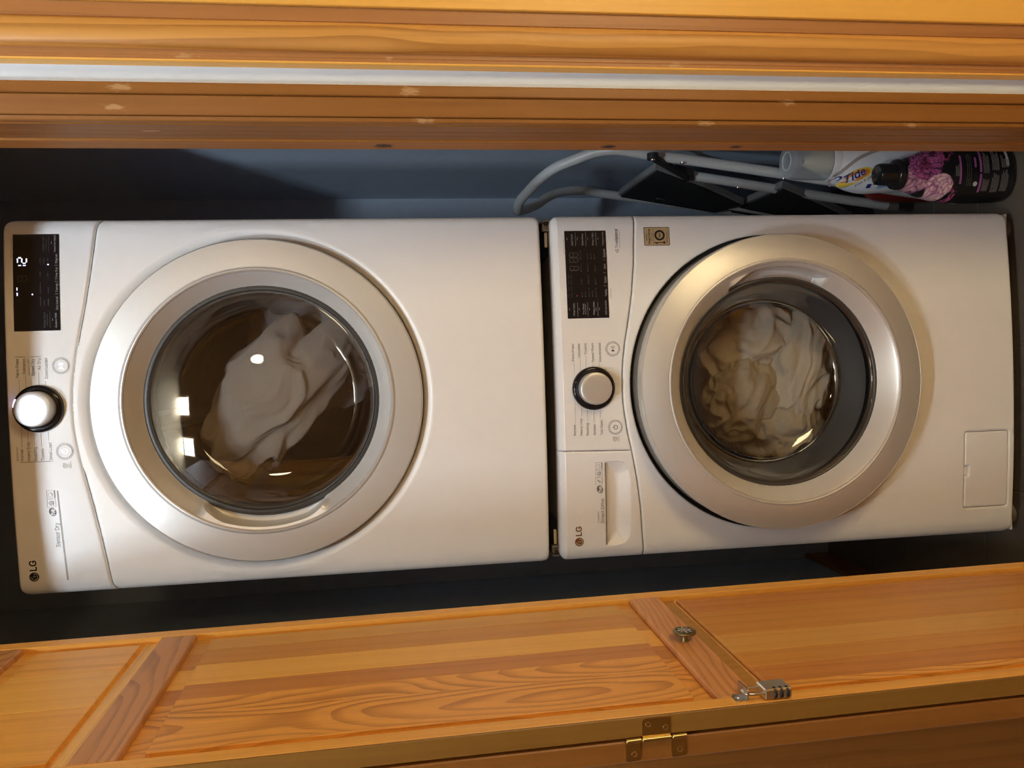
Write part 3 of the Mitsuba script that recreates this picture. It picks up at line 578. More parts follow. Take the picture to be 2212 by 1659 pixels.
for s, u, v, w, h in [('Temp.', .245, .965, .085, .0040), ('Spin', .40, .965, .075, .0040), ('Soil', .56, .965, .058, .0040), ('Signal', .69, .965, .10, .0040)]:
    vv, ff = text(s, h, False, w * .1722); pale.append(on_front(vv, ff, wU(u), wV(v), .0013))
for u in (.362, .512, .662): pale.append(fshape(rect(wU(u), wU(u) + .0005, wV(.965), wV(.90)), .0013, .0003))
for s, u, v, w, h in [('Fresh Care', .035, .175, .135, .0034), ('Pre Wash', .045, .405, .12, .0034), ('*Remote Start', .04, .445, .12, .0018), ('Delay Wash', .04, .655, .145, .0034), ('*Wi-Fi', .075, .70, .05, .0018), ('Add Garments', .035, .945, .16, .0032),
                      ('Cold Wash', .835, .195, .13, .0034), ('Extra Rinse', .835, .45, .135, .0034), ('Rinse + Spin', .835, .70, .14, .0034), ('*Control Lock', .825, .945, .16, .0032)]:
    vv, ff = text(s, h, False, w * .1722); pale.append(on_front(vv, ff, wU(u), wV(v), .0013))
for u, v in [(.09, .05), (.09, .285), (.09, .53), (.09, .775), (.895, .06), (.895, .31), (.895, .565), (.895, .815)]: pale.append(fshape(rect(wU(u), wU(u) + .0045, wV(v), wV(v) + .0008), .0013, .0003))
for u, v in [(.02, .245), (.02, .49), (.02, .735), (.825, .265), (.825, .515), (.825, .765)]: pale.append(fshape(rect(wU(u), wU(u + .16), wV(v), wV(v) + .0005), .0013, .0003))
ROW = [('Hot', .265, .375, .03), ('Warm', .265, .46, .045), ('Semi-Warm', .265, .545, .085), ('Cold', .265, .63, .045), ('Tap Cold', .265, .715, .075), ('High', .405, .375, .045), ('Medium', .405, .545, .09), ('Low', .405, .715, .05), ('Heavy', .555, .375, .07), ('Normal', .555, .545, .075), ('Light', .555, .715, .05), ('Favorite', .695, .375, .085), ('High', .695, .545, .05), ('Low', .695, .63, .045), ('Off', .695, .715, .035)]
for s, u, v, w in ROW:
    vv, ff = text(s, .0024, False, w * .1722); dim.append(on_front(vv, ff, wU(u), wV(v), .0013)); pale.append(fshape(rect(wU(u - .018), wU(u - .010), wV(v) + .0004, wV(v) + .0012), .0013, .0003))
for s, u in (('Sensing', .235), ('Wash', .315), ('Rinse', .385), ('Spin', .455)):
    vv, ff = text(s, .0020, False, .05 * .1722); dim.append(on_front(vv, ff, wU(u), wV(.125), .0013)); dim.append(fshape(rect(wU(u), wU(u + .045), wV(.055), wV(.055) + .0009), .0013, .0003))
for segs, u in (('bc', .50), ('abcdefg', .545), ('abcdefg', .64), ('abcdefg', .70)):
    for q in digit(segs, wU(u), wV(.30), .0085, .0165, .0012): dim.append(fshape(q, .0012, .0002))
each('lettering', pale, 'print_pale', dsp); each('small_print', dim, 'print_dim', dsp)
put('red_symbol', cat(fshape(ring(wU(.26), wV(.245), .0008, .0014), .0013, .0003), fshape(rect(wU(.25), wU(.25) + .0005, wV(.245), wV(.215)), .0013, .0003)), 'print_red', False, dsp)
CL = 'washer__control_panel'; dk, gy = [], []
for s, x, z, w in [('Perm.Press', .0549, .9664, .0331), ('Delicates', .0612, .9542, .0270), ('Towels', .0669, .9412, .0217), ('Speed Wash', .0512, .9271, .0373), ('Downloaded', .0513, .9126, .0372), ('Normal', -.0914, .9674, .0209), ('Heavy Duty', -.0920, .9543, .0342), ('Bedding', -.0921, .9419, .0239), ('Whites', -.0923, .9276, .0210), ('Tub Clean', -.0925, .9136, .0292)]: dk.append(ftext(s, x, z, .0050, w))
for x0, x1, z in [(.0518, .0274, .967), (.0578, .0343, .9548), (.0638, .0384, .9435), (.048, .0416, .9303), (.0485, .0394, .9173), (-.026, -.0668, .9678), (-.0365, -.0537, .9553), (-.0415, -.0642, .944), (-.0438, -.0675, .931), (-.0425, -.0598, .9179)]: gy.append(fshape(rect(x0, x1, z - .00025, z + .00025)))
gy.append(fshape(smart_diag(-.1020, .8895, .0042))); gy += [ftext('Smart', -.1055, .8838, .0017, .008), ftext('Diagnosis', -.1075, .8808, .0017, .012)]
gy.append(ftext('*Hold 3 seconds for extra function', .2620, .9780, .0014, .040)); gy.append(ftext('AI DD/Turbo', .1752, .8868, .0022, .0200))
vv, ff = text('True', .0060, False, .0145); dk.append(on_front(vv, ff, .2750, .8690, .0002)); dk.append(ftext('Balance', .2900, .8690, .0060, .0228, True))
gy.append(ftext('Anti-Vibration System', .2752, .8648, .0018, .036)); gy.append(ftext('TM', .3130, .8738, .0014, .003))
tb = Point(.2696, .8716).buffer(.0034); 
for q in (30, 150, 270): tb = tb.difference(affinity.rotate(affinity.translate(affinity.scale(Point(.2696, .8716).buffer(.0019), .6, 1.2), 0, .0017), q, origin=(.2696, .8716)))
dk.append(fshape(tb))
each('lettering', dk, 'print_dark', CL); each('fine_print', gy, 'print_grey', CL)
dk, gy = [ftext('Direct Drive', -.2675, .9139, .0068, .0484)], [ftext('inverter', -.2669, .9245, .0030, .0233)]
for cx, kd in ((-.1837, 'leaf'), (-.1687, 'house'), (-.1537, 'star')): gy.append(fshape(icon_box(cx, .9230, .0070, kd)))
each('lettering', dk, 'print_dark', dz); each('fine_print', gy, 'print_grey', dz)
put('badge', fshape(badge_he(-.2003, .9217, .0072)), 'print_dark', False, dz); put('badge_letters', ftext('he', -.2058, .9178, .0076, .0112, True, .0007), 'enamel_control', False, dz)
lg = 'washer__logo'
put('emblem', fshape(LGlogo(-.3034, .9650, .0086), .0002, .0008), 'print_brown', False, lg); put('letters', ftext('LG', -.2915, .9603, .0112, .0190, True), 'print_brown', False, lg)
# warranty sticker
stk = 'washer__sticker'; labels[stk] = {'label': 'gold warranty sticker with a large 10'}
put('border', fshape(rrect(.2790, .3160, .7625, .8153, .0022), .0001, .0002), 'print_black', False, stk)
put('face', fshape(rrect(.2800, .3150, .7635, .8143, .0016), .0003, .0002), 'sticker_gold', False, stk)
tx = [ftext('1', .2822, .7730, .0205, .0052, True, .0006), ftext('Direct Drive', .2818, .8030, .0034, .0305, True, .0006), ftext('INVERTER', .2885, .8088, .0022, .0150, False, .0006), ftext('M O T O R', .2885, .7985, .0022, .0150, False, .0006), ftext('W A R R A N T Y', .2835, .7672, .0024, .0260, False, .0006), ftext('YEAR', .2942, .7817, .0034, .0102, True, .0006),
      fshape(ring(.2995, .7832, .0068, .0106), .0006, .0002), fshape(rect(.2818, .3130, .7955, .7960), .0006, .0002)]
each('lettering', tx, 'print_black', stk)
# washer door
dd = 'washer__door'
put('back_frame', lathe_y([(.2885, .020), (.2888, -.016), (.2880, -.019), (.2855, -.020)], 0, WZ, 200), 'grey_plastic', 35, dd)
put('outer_ring', lathe_y([(.2862, -.019), (.2890, -.021), (.2905, -.0440), (.2900, -.0480), (.2888, -.0502), (.2882, -.0496), (.2876, -.0497), (.2872, -.0508), (.270, -.0565), (.252, -.0618), (.2408, -.0640), (.2404, -.0630), (.2397, -.0630), (.2393, -.0645), (.2370, -.0655), (.2345, -.0645), (.2325, -.0620)], 0, WZ, 240), 'silver', 24, dd)
def cone_w(r, a):
    t = np.clip((.2328 - r) / (.2328 - .2060), 0, 1); base = -.0622 + .034 * t ** 1.1
    da = np.abs((a - math.radians(2) + math.pi) % (2 * math.pi) - math.pi)
    w = 1 - ss(math.radians(24.5), math.radians(27.5), da)
    rim = .2265 - .012 * ss(math.radians(10), math.radians(27), np.clip((a - math.radians(2) + math.pi) % (2 * math.pi) - math.pi, 0, 9))
    pocket = np.where(r > rim, -.0622 + .012 * np.clip((.2328 - r) / .008, 0, 1), -.014 + .004 * np.clip((rim - r) / .015, 0, 1)); pocket = np.where((r <= rim) & (r > rim - .003), -.050 + .036 * (rim - r) / .003, pocket)
    return base * (1 - w) + pocket * w
put('inner_cone', polar(cone_w, .2060, .2328, WZ, 44, 480), 'silver_cone', 50, dd)
put('bezel', lathe_y([(.2085, -.026), (.2070, -.0295), (.2045, -.0305), (.2015, -.0295), (.1990, -.0255), (.1985, -.018)], 0, WZ, 200), 'dark_plastic', 40, dd)
bw = spline([(.2020, -.0290, 0), (.1980, -.0265, 0), (.1900, -.0080, 0), (.1800, .0140, 0), (.1720, .0320, 0), (.1660, .0430, 0), (.1520, .0540, 0), (.1200, .0640, 0), (.06, .0705, 0), (0, .0720, 0)], 60)[:, :2]
put('glass_bowl', lathe_y(bw, 0, WZ, 200), 'door_glass', True, dd)
put('glass_rim', lathe_y([(.1645, .0400), (.1655, .0375), (.1668, .0385), (.1662, .0410)], 0, WZ, 160), 'chrome', 40, dd)
put('gasket', lathe_y([(.270, .030), (.2300, .026), (.2080, .010), (.1900, .022), (.1800, .036), (.1715, .0440), (.1690, .052), (.1760, .070), (.2000, .085), (.2100, .092)], 0, WZ, 160), 'rubber', 40, dd)
drum(washer, WZ, .090, .56, .265, 'drum_steel')

# ------------------------------------------------------------------ stacking brackets between the machines
for sx, lab in ((1, 'right'), (-1, 'left')):
    b = key('stacking_bracket'); tag(b, 'metal bracket at the %s end of the gap between dryer and washer' % lab, 'bracket')
    X = lambda a, c: (min(sx * a, sx * c), max(sx * a, sx * c))
    scene[b + '__rail'] = mikit.ply(cat(cbox(*X(.2700, .3330), .046, .40, .9968, .9985, .0005), cbox(*X(.3305, .3330), .046, .40, .9968, 1.020, .0005)), 'dark_plastic', False)
    scene[b + '__strip'] = mikit.ply(cbox(*X(.2845, .3140), .050, .056, 1.0030, 1.0088, .001), 'cream', False)
    scene[b + '__clip'] = mikit.ply(cat(cbox(*X(.3165, .3205), .048, .060, .9990, 1.0130, .0008), cbox(*X(.3165, .3385), .048, .060, 1.0095, 1.0130, .0008), cbox(*X(.3345, .3385), .048, .060, .9990, 1.0130, .0008), cbox(*X(.3165, .3385), .060, .062, .9990, 1.0100, .0005)), 'bracket_metal', False)

# ================================================================== LAUNDRY
def crumple(center, size, seed, amp=.22, freq=2.2, sub=5, rot=0., fold=1., stretch=(1, 1, 1)):
    m = trimesh.creation.icosphere(sub, 1.0); v = np.array(m.vertices); n = v.copy()
    q = v * np.array(stretch)
    w = np.stack([meshkit.fbm(q * freq + seed * 3.1, 3, seed), meshkit.fbm(q * freq + 11 + seed, 3, seed + 5), meshkit.fbm(q * freq + 23 + seed, 3, seed + 9)], 1) - .5
    p = q * freq * 1.25 + w * 2.6 * fold
    rd = 1 - np.abs(2 * meshkit.noise(p, seed + 2) - 1); rd2 = 1 - np.abs(2 * meshkit.noise(p * 2.3 + 7, seed + 3) - 1); fine = meshkit.noise(q * 38, seed + 4) - .5
    d = 1 + amp * ((rd - .5) * 1.2 + .28 * (rd2 - .5)) + .25 * amp * (w[:, 0] * 2) + .008 * fine
    v = v * d[:, None] * np.array(size)
    c, s = math.cos(rot), math.sin(rot); v = np.stack([c * v[:, 0] + s * v[:, 2], v[:, 1], -s * v[:, 0] + c * v[:, 2]], 1)
    return mesh(v + np.array(center), m.faces)
def cloth(c, seed, k=900.):
    return prin(mikit.proc(lambda p, n, uv: mix([q * .80 for q in c], c, fbm(p.x * k, p.y * k, p.z * k, octaves=2))), .9, 0., sheen=.3)
M('towel_cream', cloth((.42, .36, .26), 1)); M('towel_white', cloth((.54, .48, .38), 2)); M('sheet_beige', cloth((.46, .40, .34), 3)); M('sheet_grey', cloth((.40, .37, .35), 4))
LW = [('towel', 'cream terry towel bunched at the upper left of the load in the washer drum', (-.030, .190, WZ - .020), (.100, .070, .080), 3, .26, 'towel_cream', .5),
      ('towel', 'pale cream towel folded at the right of the load in the washer drum', (.085, .200, WZ - .050), (.095, .070, .120), 8, .28, 'towel_white', -.4),
      ('towel', 'cream towel pressed low against the glass in the washer drum', (.030, .165, WZ - .140), (.125, .065, .070), 14, .28, 'towel_white', .2),
      ('towel', 'beige towel at the lower left of the load in the washer drum', (-.100, .205, WZ - .110), (.090, .080, .085), 21, .28, 'towel_cream', -.2)]
for nm, lab, c, sz, sd, amp, mt, ro in LW: tag(put(nm, crumple(c, sz, sd, amp, 1.15, 5, ro), mt, True), lab, 'towel')
LD = [('bed_sheet', 'beige sheet draped diagonally across the middle of the dryer drum', (.005, .210, DZ + .010), (.175, .055, .095), 33, .36, 'sheet_beige', .70),
      ('bed_sheet', 'greyish cloth hanging at the right of the dryer drum behind the beige sheet', (.100, .300, DZ - .065), (.110, .065, .140), 37, .32, 'sheet_grey', .2)]
for nm, lab, c, sz, sd, amp, mt, ro in LD: tag(put(nm, crumple(c, sz, sd, amp, .85, 5, ro, 1.0), mt, True), lab, 'sheet')  # tumbling load at rest

# ================================================================== STEP STOOL (folded, leaning on the right wall)
M('stool_white', prin((.50, .50, .49), .40, 0.)); M('tread_black', prin(mikit.proc(lambda p, n, uv: mix((.010, .010, .011), (.10, .10, .10), sstep(.78, .86, fbm(p.x * 40. + 4., p.y * 40., p.z * 120.)))), .6))
ls = 'step_stool'; tag(ls, 'folded white steel step stool with black treads leaning on the right closet wall', 'step stool')
def LP(y, z, off=0.): return np.array([.530 - .14 * (.85 - z) - off, y, z])
hoop = [LP(.207, FZ + .012), LP(.207, .30), LP(.207, .62), LP(.212, .74), (.5268, .219, .812), (.5282, .235, .842), (.5180, .268, .893), (.5077, .300, .9329), (.4958, .330, .9555), (.4720, .375, .985), (.4500, .420, 1.004), (.4385, .450, 1.003), (.4500, .490, .977), (.4700, .525, .940), (.4973, .560, .9032), (.5180, .590, .855), (.5240, .604, .815), LP(.606, .73), LP(.606, .45), LP(.606, FZ + .012)]
put('front_frame', tube(spline(hoop, 140), .0118, 18), 'stool_white', 40, ls)
for yy in (.307, .520):
    put('rear_leg', tube(spline([LP(yy, .618, .004), LP(yy + .002, .45, .006), LP(yy + .005, .20, .008), LP(yy + .005, .080, .008)], 24), .0112, 18), 'stool_white', 40, ls)
    put('foot_cap', tube([LP(yy + .005, .098, .008), LP(yy + .005, .072, .008)], .0122, 18), 'grey_plastic', 40, ls)
def plate(y0, y1, z0, z1, off, th, c=.0): 
    pts = [LP(y0, z0, off), LP(y1, z0, off), LP(y1, z1, off), LP(y0, z1, off)]; nrm = np.cross(pts[1] - pts[0], pts[3] - pts[0]); nrm /= np.linalg.norm(nrm)
    return trimesh.convex.convex_hull(np.array([p + s * nrm * th / 2 for p in pts for s in (-1, 1)]))
def quad(pts, th):
    pts = [np.array(p) for p in pts]; nrm = np.cross(pts[1] - pts[0], pts[3] - pts[0]); nrm /= np.linalg.norm(nrm)
    return trimesh.convex.convex_hull(np.array([p + s * nrm * th / 2 for p in pts for s in (-1, 1)]))
TQ = [LP(.262, .704, .006), LP(.585, .704, -.004), LP(.600, .420, .000), LP(.440, .412, .012), LP(.330, .560, .012)]
def inset(q, k): c = np.mean(q, 0); return [c + (p - c) * k for p in q]
def slab(q, th, lift=0.):
    nrm = np.cross(q[1] - q[0], q[-1] - q[0]); nrm /= np.linalg.norm(nrm); nrm *= np.sign(-nrm[0])
    return trimesh.convex.convex_hull(np.array([p + nrm * (lift + s * th / 2) for p in q for s in (-1, 1)]))
M('stool_grey', prin((.20, .20, .20), .45))
put('tread', slab(inset(TQ, .955), .006, .010), 'tread_black', False, ls); put('tread_frame', slab(TQ, .016), 'stool_grey', False, ls)
T2 = [LP(.262, .395, .006), LP(.585, .395, -.004), LP(.600, .130, .0), LP(.430, .118, .012), LP(.330, .260, .012)]
put('tread', slab(inset(T2, .94), .006, .010), 'tread_black', False, ls); put('tread_frame', slab(T2, .016), 'stool_grey', False, ls)
put('link', cat(tube([LP(.1815, .7370, .014), LP(.2990, .6110, .014)], .0085, 14), tube([LP(.1815, .7370, .006), LP(.1815, .7370, .019)], .0125, 20), tube([LP(.2990, .6110, .006), LP(.2990, .6110, .019)], .0125, 20)), 'black_matte', 40, ls)
put('joint', slab([LP(.270, .655, .004), LP(.312, .642, .004), LP(.312, .600, .004), LP(.280, .605, .004)], .018), 'black_matte', False, ls)
for y_, z_, o in [(.1815, .7370, .019), (.2990, .6110, .019), (.198, .6629, .011), (.308, .485, .016), (.2035, .4207, .011)]:
    put('rivet', tube([LP(y_, z_, o), LP(y_, z_, o + .0025), LP(y_, z_, o + .0032)], [.0058, .0052, .002], 16), 'chrome', 35, ls)

# ================================================================== BOTTLES
def superell(cx, cy, prof, n=72, pw=2.0):
    """Stack of (z, half-width x, half-depth y, centre shift x) super-ellipses."""
    g = np.arange(n) * 2 * np.pi / n; c, s = np.cos(g), np.sin(g); V = []; Fc = []
    for z, a, b, sx in prof:
        V.append(np.stack([cx + sx + a * np.sign(c) * np.abs(c) ** (2 / pw), cy + b * np.sign(s) * np.abs(s) ** (2 / pw), np.full(n, z)], 1))
    V = np.vstack(V)
    for i in range(len(prof) - 1):
        j = np.arange(n); k_ = (j + 1) % n; Fc.append(np.stack([i * n + j, i * n + k_, (i + 1) * n + k_], 1)); Fc.append(np.stack([i * n + j, (i + 1) * n + k_, (i + 1) * n + j], 1))
    c0 = len(V); V = np.vstack([V, [[cx + prof[0][3], cy, prof[0][0]], [cx + prof[-1][3], cy, prof[-1][0]]]]); j = np.arange(n); k_ = (j + 1) % n
    Fc.append(np.stack([np.full(n, c0), k_, j], 1)); Fc.append(np.stack([np.full(n, c0 + 1), (len(prof) - 1) * n + j, (len(prof) - 1) * n + k_], 1))
    return mesh(V, np.vstack(Fc))
def dens(p, n=80):
    p = np.asarray(p, float); from scipy.interpolate import PchipInterpolator
    return PchipInterpolator(np.arange(len(p)), p)(np.linspace(0, len(p) - 1, n))
# black fabric softener with flower print
BX, BY = .4340, .070
prof = dens([(FZ + .001, .050, .036, 0), (FZ + .006, .057, .041, 0), (FZ + .020, .0605, .0435, 0), (.060, .0620, .0450, 0), (.110, .0605, .0440, 0), (.150, .0565, .0410, 0), (.180, .0480, .0370, 0), (.205, .0385, .0320, 0), (.222, .0330, .0290, 0), (.228, .0310, .0280, 0)], 90)
def flowers(p, n, uv):
    x, z = (p.x - BX), p.z
    w = fbm(x * 60., z * 60., 2., octaves=3) - .5
    f1, f2, cr = mikit.voronoi(x * 105. + 2.2 * w, z * 90. + 3.1 * (fbm(x * 50. + 7., z * 50., 6., octaves=2) - .5))
    pet = dr.clip(1.15 - f1 * 1.15 + .25 * (cr - .5), 0, 1) * sstep(.02, .16, f2 - f1)
    def bloom(cx, cz, r, k=1.): return dr.sqrt(dr.square(x - cx) + dr.square((z - cz) * k)) / r + w * .40
    b1, b2, b3 = bloom(.014, .186, .034), bloom(-.034, .156, .027), bloom(-.012, .205, .030)
    c = mi.Color3f(.008, .007, .008)
    sprig = sstep(.52, .62, fbm(x * 150., z * 150., 8.))
    c = mix(c, mix((.20, .03, .10), (.62, .14, .32), pet), sprig * sstep(1.1, .6, bloom(-.054, .124, .017)))
    c = mix(c, mix((.16, .02, .08), (.50, .08, .26), pet), sstep(.44, .54, fbm(x * 140., z * 140., 4.)) * sstep(1.1, .6, bloom(.044, .150, .026)))
    c = mix(c, mix((.12, .03, .12), (.62, .34, .40), pet), sstep(1.05, .95, b3) * sstep(.226, .222, z))
    c = mix(c, mix((.035, .004, .03), (.42, .10, .27), pet), sstep(1.03, .93, b1))
    c = mix(c, mix((.02, .002, .015), (.25, .04, .12), pet), sstep(.45, .30, b1))
    c = mix(c, mix((.34, .10, .28), (.86, .60, .58), pet), sstep(1.02, .94, b2))
    return c
M('flower_print', prin(mikit.proc(flowers), .28, 0., specular=.5))
bt = 'softener_bottle'; tag(bt, 'black bottle with purple peony print standing in front of the white jug', 'bottle')
put('body', superell(BX, BY, prof, 96, 2.2), 'flower_print', 50, bt)
put('collar', lathe_z([(.0300, .226), (.0320, .228), (.0325, .233), (.0310, .239), (.0270, .2420), (.0250, .2420)], BX, BY, 64), 'black_gloss', 40, bt)
put('cap', lathe_z([(.0250, .240), (.0252, .243), (.0238, .246), (.0228, .272), (.0215, .2765), (.0180, .2790), (.0, .2795)], BX, BY, 64), 'black_gloss', 40, bt)
def wrap(poly_or_mesh, z_of=None):
    """Flat (x, z) print wrapped on the front of the bottle body."""
    v = poly_or_mesh.vertices; zz = np.clip(v[:, 1], prof[0][0], prof[-1][0]); pz = prof[:, 0]
    a = np.interp(zz, pz, prof[:, 1]); b = np.interp(zz, pz, prof[:, 2]); u = np.clip(v[:, 0] / a, -.985, .985)
    y = BY - b * (1 - np.abs(u) ** 2.2) ** (1 / 2.2) - .0004 - v[:, 2]
    return mesh(np.stack([BX + v[:, 0], y, v[:, 1]], 1), poly_or_mesh.faces)
def wtxt(s, x, z, h, w, bold=False):
    vv, ff = text(s, h, bold, w, .0002); vv = vv.copy(); vv[:, 0] += x; vv[:, 1] += z; return wrap(mesh(vv, ff))
def wrec(x0, x1, z0, z1, n=14):
    out = []
    for i in range(n):
        a, b = x0 + (x1 - x0) * i / n, x0 + (x1 - x0) * (i + 1) / n
        m = trimesh.creation.extrude_polygon(sbox(a, z0, b, z1), .0002, engine='earcut'); out.append(wrap(m))
    return cat(*out)
M('print_magenta', prin((.36, .10, .30), .45)); M('print_smoke', prin((.17, .155, .14), .5))
each('label_band', [wrec(-.030, .030, .1120, .1165), wrec(-.046, -.010, .0660, .0712), wrec(-.006, .050, .0660, .0712), wrec(.004, .026, .0785, .0830)], 'print_magenta', bt)
lines = []
r2 = random.Random(5)
for zc, n_, xa, xb in ((.0610, 5, -.044, -.012), (.0610, 5, -.008, .040), (.0400, 6, -.046, -.006), (.0400, 6, -.002, .044), (.0180, 6, -.044, .000), (.0180, 6, .004, .034), (.1240, 4, -.014, .014)):
    for i in range(n_): lines.append(wrec(xa, xb - r2.random() * .012, zc - i * .0029, zc - i * .0029 + .0016, 8))
for zc in (.0990, .0950, .0905): lines.append(wrec(-.034, .034, zc, zc + .0006, 12))
each('label_text', lines, 'print_smoke', bt)
put('bar_code', wrec(.008, .044, .0015, .0080), 'print_white', False, bt)
put('round_mark', wrap(mesh(*(lambda m: (m.vertices, m.faces))(trimesh.creation.extrude_polygon(Point(-.030, .0800).buffer(.0048), .0002, engine='earcut')))), 'print_white', False, bt)

# white jug of detergent with clear cap
JX, JY = .4830, .150
jug = 'detergent_jug'; tag(jug, 'white detergent jug with clear measuring cap and orange and yellow bullseye label', 'jug')
M('jug_white', prin((.74, .75, .77), .30, 0., specular=.5))
jp = dens([(FZ + .001, .050, .044, 0), (.020, .060, .049, 0), (.090, .063, .0505, 0), (.160, .0640, .050, 0), (.210, .0690, .050, 0), (.255, .0715, .049, 0), (.290, .0660, .047, 0), (.315, .0550, .0445, 0), (.330, .0450, .0420, 0), (.3350, .0420, .0410, 0)], 90)
put('body', superell(JX, JY, jp, 96, 2.3), 'jug_white', 50, jug)
put('collar', lathe_z([(.0405, .3320), (.0432, .3340), (.0432, .3470), (.0420, .3490), (.0400, .3490)], JX, JY, 72), 'jug_white', 40, jug)
put('cap', lathe_z([(.0415, .3490), (.0410, .360), (.0395, .425), (.0385, .4360), (.0360, .4400), (.0160, .4405), (.0150, .4380), (0, .4380)], JX, JY, 72), 'clear_plastic', True, jug)
put('cap_ring', lathe_z([(.0180, .4390), (.0190, .4412), (.0205, .4412), (.0212, .4390)], JX, JY, 48), 'print_white', 40, jug)
put('spout', lathe_z([(.0300, .345), (.0290, .352), (.0240, .375), (.0120, .398), (.0080, .402), (.0060, .402)], JX, JY, 48), 'cream', 40, jug)
def jwrap(m, lift=.0004):
    v = m.vertices; zz = np.clip(v[:, 1], jp[0][0], jp[-1][0]); a = np.interp(zz, jp[:, 0], jp[:, 1]); b = np.interp(zz, jp[:, 0], jp[:, 2]); u = np.clip(v[:, 0] / a, -.99, .99)
    return mesh(np.stack([JX + v[:, 0], JY - b * (1 - np.abs(u) ** 2.3) ** (1 / 2.3) - lift - v[:, 2], v[:, 1]], 1), m.faces)
def jpoly(p, lift=.0004):
    out = []
    for g in getattr(p, 'geoms', [p]):
        x0, z0, x1, z1 = g.bounds
        for q in np.arange(x0, x1, .004):
            s_ = g.intersection(sbox(q, z0 - 1, min(q + .004, x1 + 1e-6), z1 + 1))
            for h_ in getattr(s_, 'geoms', [s_]):
                if isinstance(h_, Polygon) and h_.area > 1e-9: out.append(jwrap(trimesh.creation.extrude_polygon(h_, .0002, engine='earcut'), lift))
    return cat(*out)
def jtext(s, x, z, h, w, ang, bold=False, lift=.0012):
    vv, ff = text(s, h, bold, w, .0002); c, s_ = math.cos(ang), math.sin(ang); vv = np.stack([x + c * vv[:, 0] - s_ * vv[:, 1], z + s_ * vv[:, 0] + c * vv[:, 1], vv[:, 2]], 1); return jwrap(mesh(vv, ff), lift)
M('tide_yellow', prin((.72, .52, .06), .4)); M('tide_orange', prin((.66, .22, .03), .4)); M('tide_blue', prin((.020, .020, .17), .4)); M('tide_sky', prin((.22, .38, .58), .4)); M('groove_shade_grey', prin((.34, .30, .28), .5))
lb = jug + '__label'; labels[lb] = {'label': 'printed label with bullseye'}
def jp_(x, z): return (x - JX, z)
LC = jp_(.4405, .2985); AT = math.radians(-66)
el = lambda rx, rz: affinity.translate(affinity.rotate(affinity.scale(Point(0, 0).buffer(1, quad_segs=24), rx, rz), -68, origin=(0, 0)), *LC)
M('label_grey', prin((.56, .57, .60), .35))
put('field', jpoly(Polygon([jp_(.4330, .345), jp_(.4480, .330), jp_(.4600, .236), jp_(.4400, .215), jp_(.4230, .225), jp_(.4170, .262), jp_(.4240, .310)]), .0003), 'label_grey', False, lb)
put('bullseye', jpoly(el(.0350, .0135), .0007), 'tide_yellow', False, lb); put('bullseye_ring', jpoly(el(.0290, .0105).difference(el(.0170, .0050)), .0010), 'tide_orange', False, lb)
put('name', jtext('Tide', LC[0] - .0125, LC[1] + .0190, .0150, .0420, AT, True, .0015), 'tide_blue', False, lb)
put('subtitle', jtext('free & gentle', LC[0] - .0200, LC[1] - .0060, .0052, .044, math.radians(-58)), 'print_dark', False, lb)
each('badge', [jpoly(sbox(*(jp_(.4180, .2590)), *(jp_(.4250, .2690)))), jpoly(sbox(*(jp_(.4235, .2460)), *(jp_(.4300, .2560))))], 'tide_blue', lb)
put('band', jpoly(Polygon([jp_(.4165, .2440), jp_(.4300, .2400), jp_(.4400, .1900), jp_(.4250, .1850)]), .0006), 'tide_sky', False, lb)
put('mark', jpoly(affinity.translate(affinity.scale(ring(0, 0, .0026, .0055), .75, 1.2), *jp_(.4400, .3660 - .035))), 'tide_blue', False, lb)
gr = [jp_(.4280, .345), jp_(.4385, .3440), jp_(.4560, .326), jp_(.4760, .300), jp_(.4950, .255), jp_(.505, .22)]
put('groove_shade', jpoly(LineString(spline([(a, b, 0) for a, b in gr], 24)[:, :2]).buffer(.0036), .0003), 'groove_shade_grey', False, jug)  # flat grey strip, shade of a groove put into its colour
# dark red jug behind the two bottles
rj = 'red_jug'; tag(rj, 'dark red jug half hidden between the white jug and the floor', 'jug')
M('jug_red', prin((.20, .018, .012), .32, 0., specular=.5))
put('body', superell(.4800, .2750, dens([(FZ + .001, .050, .048, 0), (FZ + .012, .060, .056, 0), (.100, .062, .057, 0), (.150, .055, .050, 0), (.168, .040, .036, 0)], 40), 72, 2.3), 'jug_red', 50, rj)
rp = dens([(FZ + .001, .052, .050, 0), (FZ + .012, .060, .058, 0), (.060, .062, .060, 0), (.120, .061, .059, 0), (.150, .055, .052, 0), (.168, .040, .038, 0)], 40)

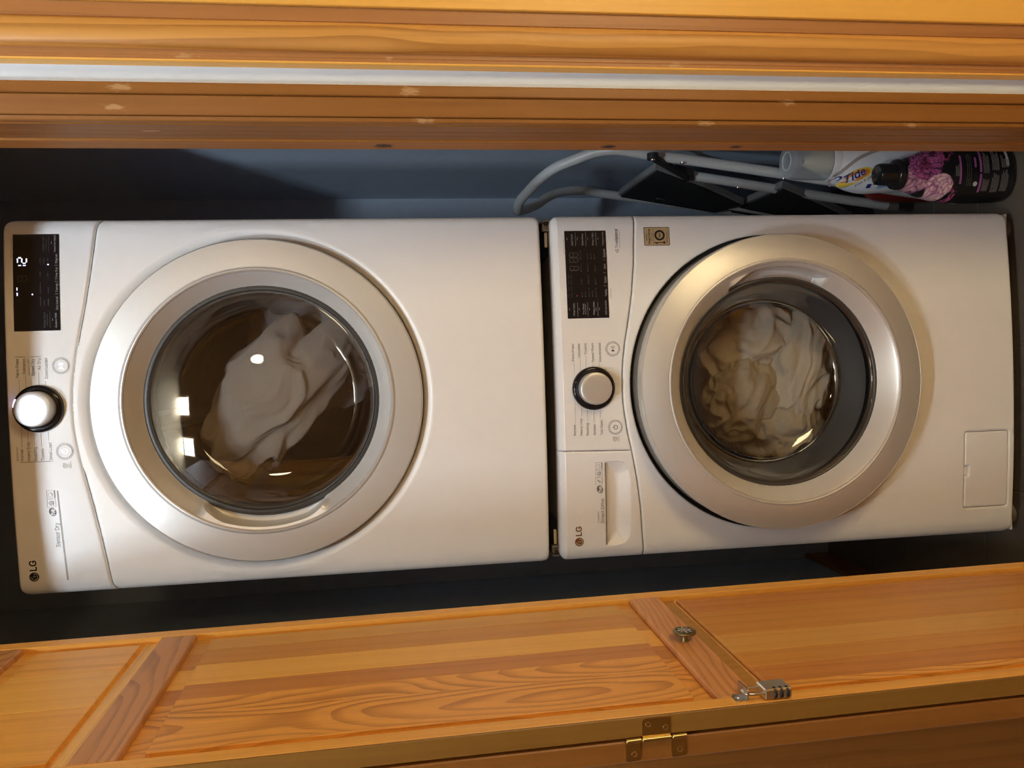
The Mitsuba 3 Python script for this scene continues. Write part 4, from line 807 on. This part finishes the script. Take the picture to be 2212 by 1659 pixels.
# ================================================================== LAMPS of the room (outside the frame, panels and pendant seen as reflections, warm fill lamp added)
def aim(m, pos, target):
    d = np.array(target) - np.array(pos); d = d / np.linalg.norm(d); x = np.cross([0, 0, 1.], d); x /= np.linalg.norm(x); y = np.cross(d, x)
    v = np.array(m.vertices); return mesh(np.array(pos) + v[:, :1] * x + v[:, 1:2] * y + v[:, 2:3] * d, m.faces)
def outward(m, c):
    n, q = m.face_normals, m.triangles_center - np.array(c); q[:, 2] *= .3
    return mesh(m.vertices, m.faces[:, ::-1]) if (n * q).sum() < 0 else m
for (kx, ky, kz), (kw, kh), krad in KEYS:
    cl = key('ceiling_light'); tag(cl, 'white panel light under the ceiling outside the frame, ' + ('mirrored in the dryer glass' if kx > -.5 else 'to the left of the other one'), 'ceiling light')
    KP, tgt = (kx, ky, kz), (kx * .6, 0, kz + .25 * abs(ky))
    put('housing', aim(cat(cbox(-kw / 2 - .03, kw / 2 + .03, -kh / 2 - .03, kh / 2 + .03, -.05, -.004, .004)), KP, tgt), 'ceiling_paint', False, cl)
    put('bracket', tube([(kx, ky - .02, kz + .02), (kx, ky - .02, 3.51)], .012, 12), 'ceiling_paint', 40, cl)
    for i in range(3):
        a = -kw / 2 + i * kw / 3 + .004; q = mesh([(a, -kh / 2, 0), (a + kw / 3 - .008, -kh / 2, 0), (a + kw / 3 - .008, kh / 2, 0), (a, kh / 2, 0)], [(0, 1, 2), (0, 2, 3)])
        put('diffuser', aim(q, KP, tgt), 'ceiling_paint', False, cl, emitter={'type': 'area', 'radiance': {'type': 'rgb', 'value': list(krad)}})
pn = 'pendant_lamp'; tag(pn, 'glowing warm glass pendant lamp outside the frame, mirrored in the dryer glass', 'lamp')
px, py, pz = PENDANT_POS
m = lathe_z([(0, -.09), (.035, -.085), (.062, -.05), (.066, 0), (.052, .05), (.030, .08), (.018, .085)], 0, 0, 24); m.apply_translation((px, py, pz))
put('shade', outward(m, PENDANT_POS), 'ceiling_paint', True, pn, emitter={'type': 'area', 'radiance': {'type': 'rgb', 'value': list(PENDANT_RAD)}})
put('cord', tube([(px, py, pz + .08), (px, py, 3.51)], .004, 8), 'black_matte', 40, pn)
fl_ = 'fill_lamp'; tag(fl_, 'added warm fill lamp, a large glowing shade outside the frame at right', 'lamp')  # added fill, brightens the door face and washer from the right
lx, ly, lz = LAMP_POS
m = lathe_z([(.37, -.31), (.28, .31)], 0, 0, 48); m.apply_translation((lx, ly, lz))
put('shade', outward(m, LAMP_POS), 'ceiling_paint', True, fl_, emitter={'type': 'area', 'radiance': {'type': 'rgb', 'value': list(LAMP_RAD)}})
put('pole', tube([(lx, ly, FZ + .02), (lx, ly, lz + .1)], .012, 12), 'black_matte', 40, fl_)
put('base', lathe_z([(0, FZ), (.14, FZ), (.14, FZ + .02), (0, FZ + .025)], lx, ly, 40), 'black_matte', 40, fl_)

# one shell material per thing is used where parts are alike; keep normals outward for the lamps
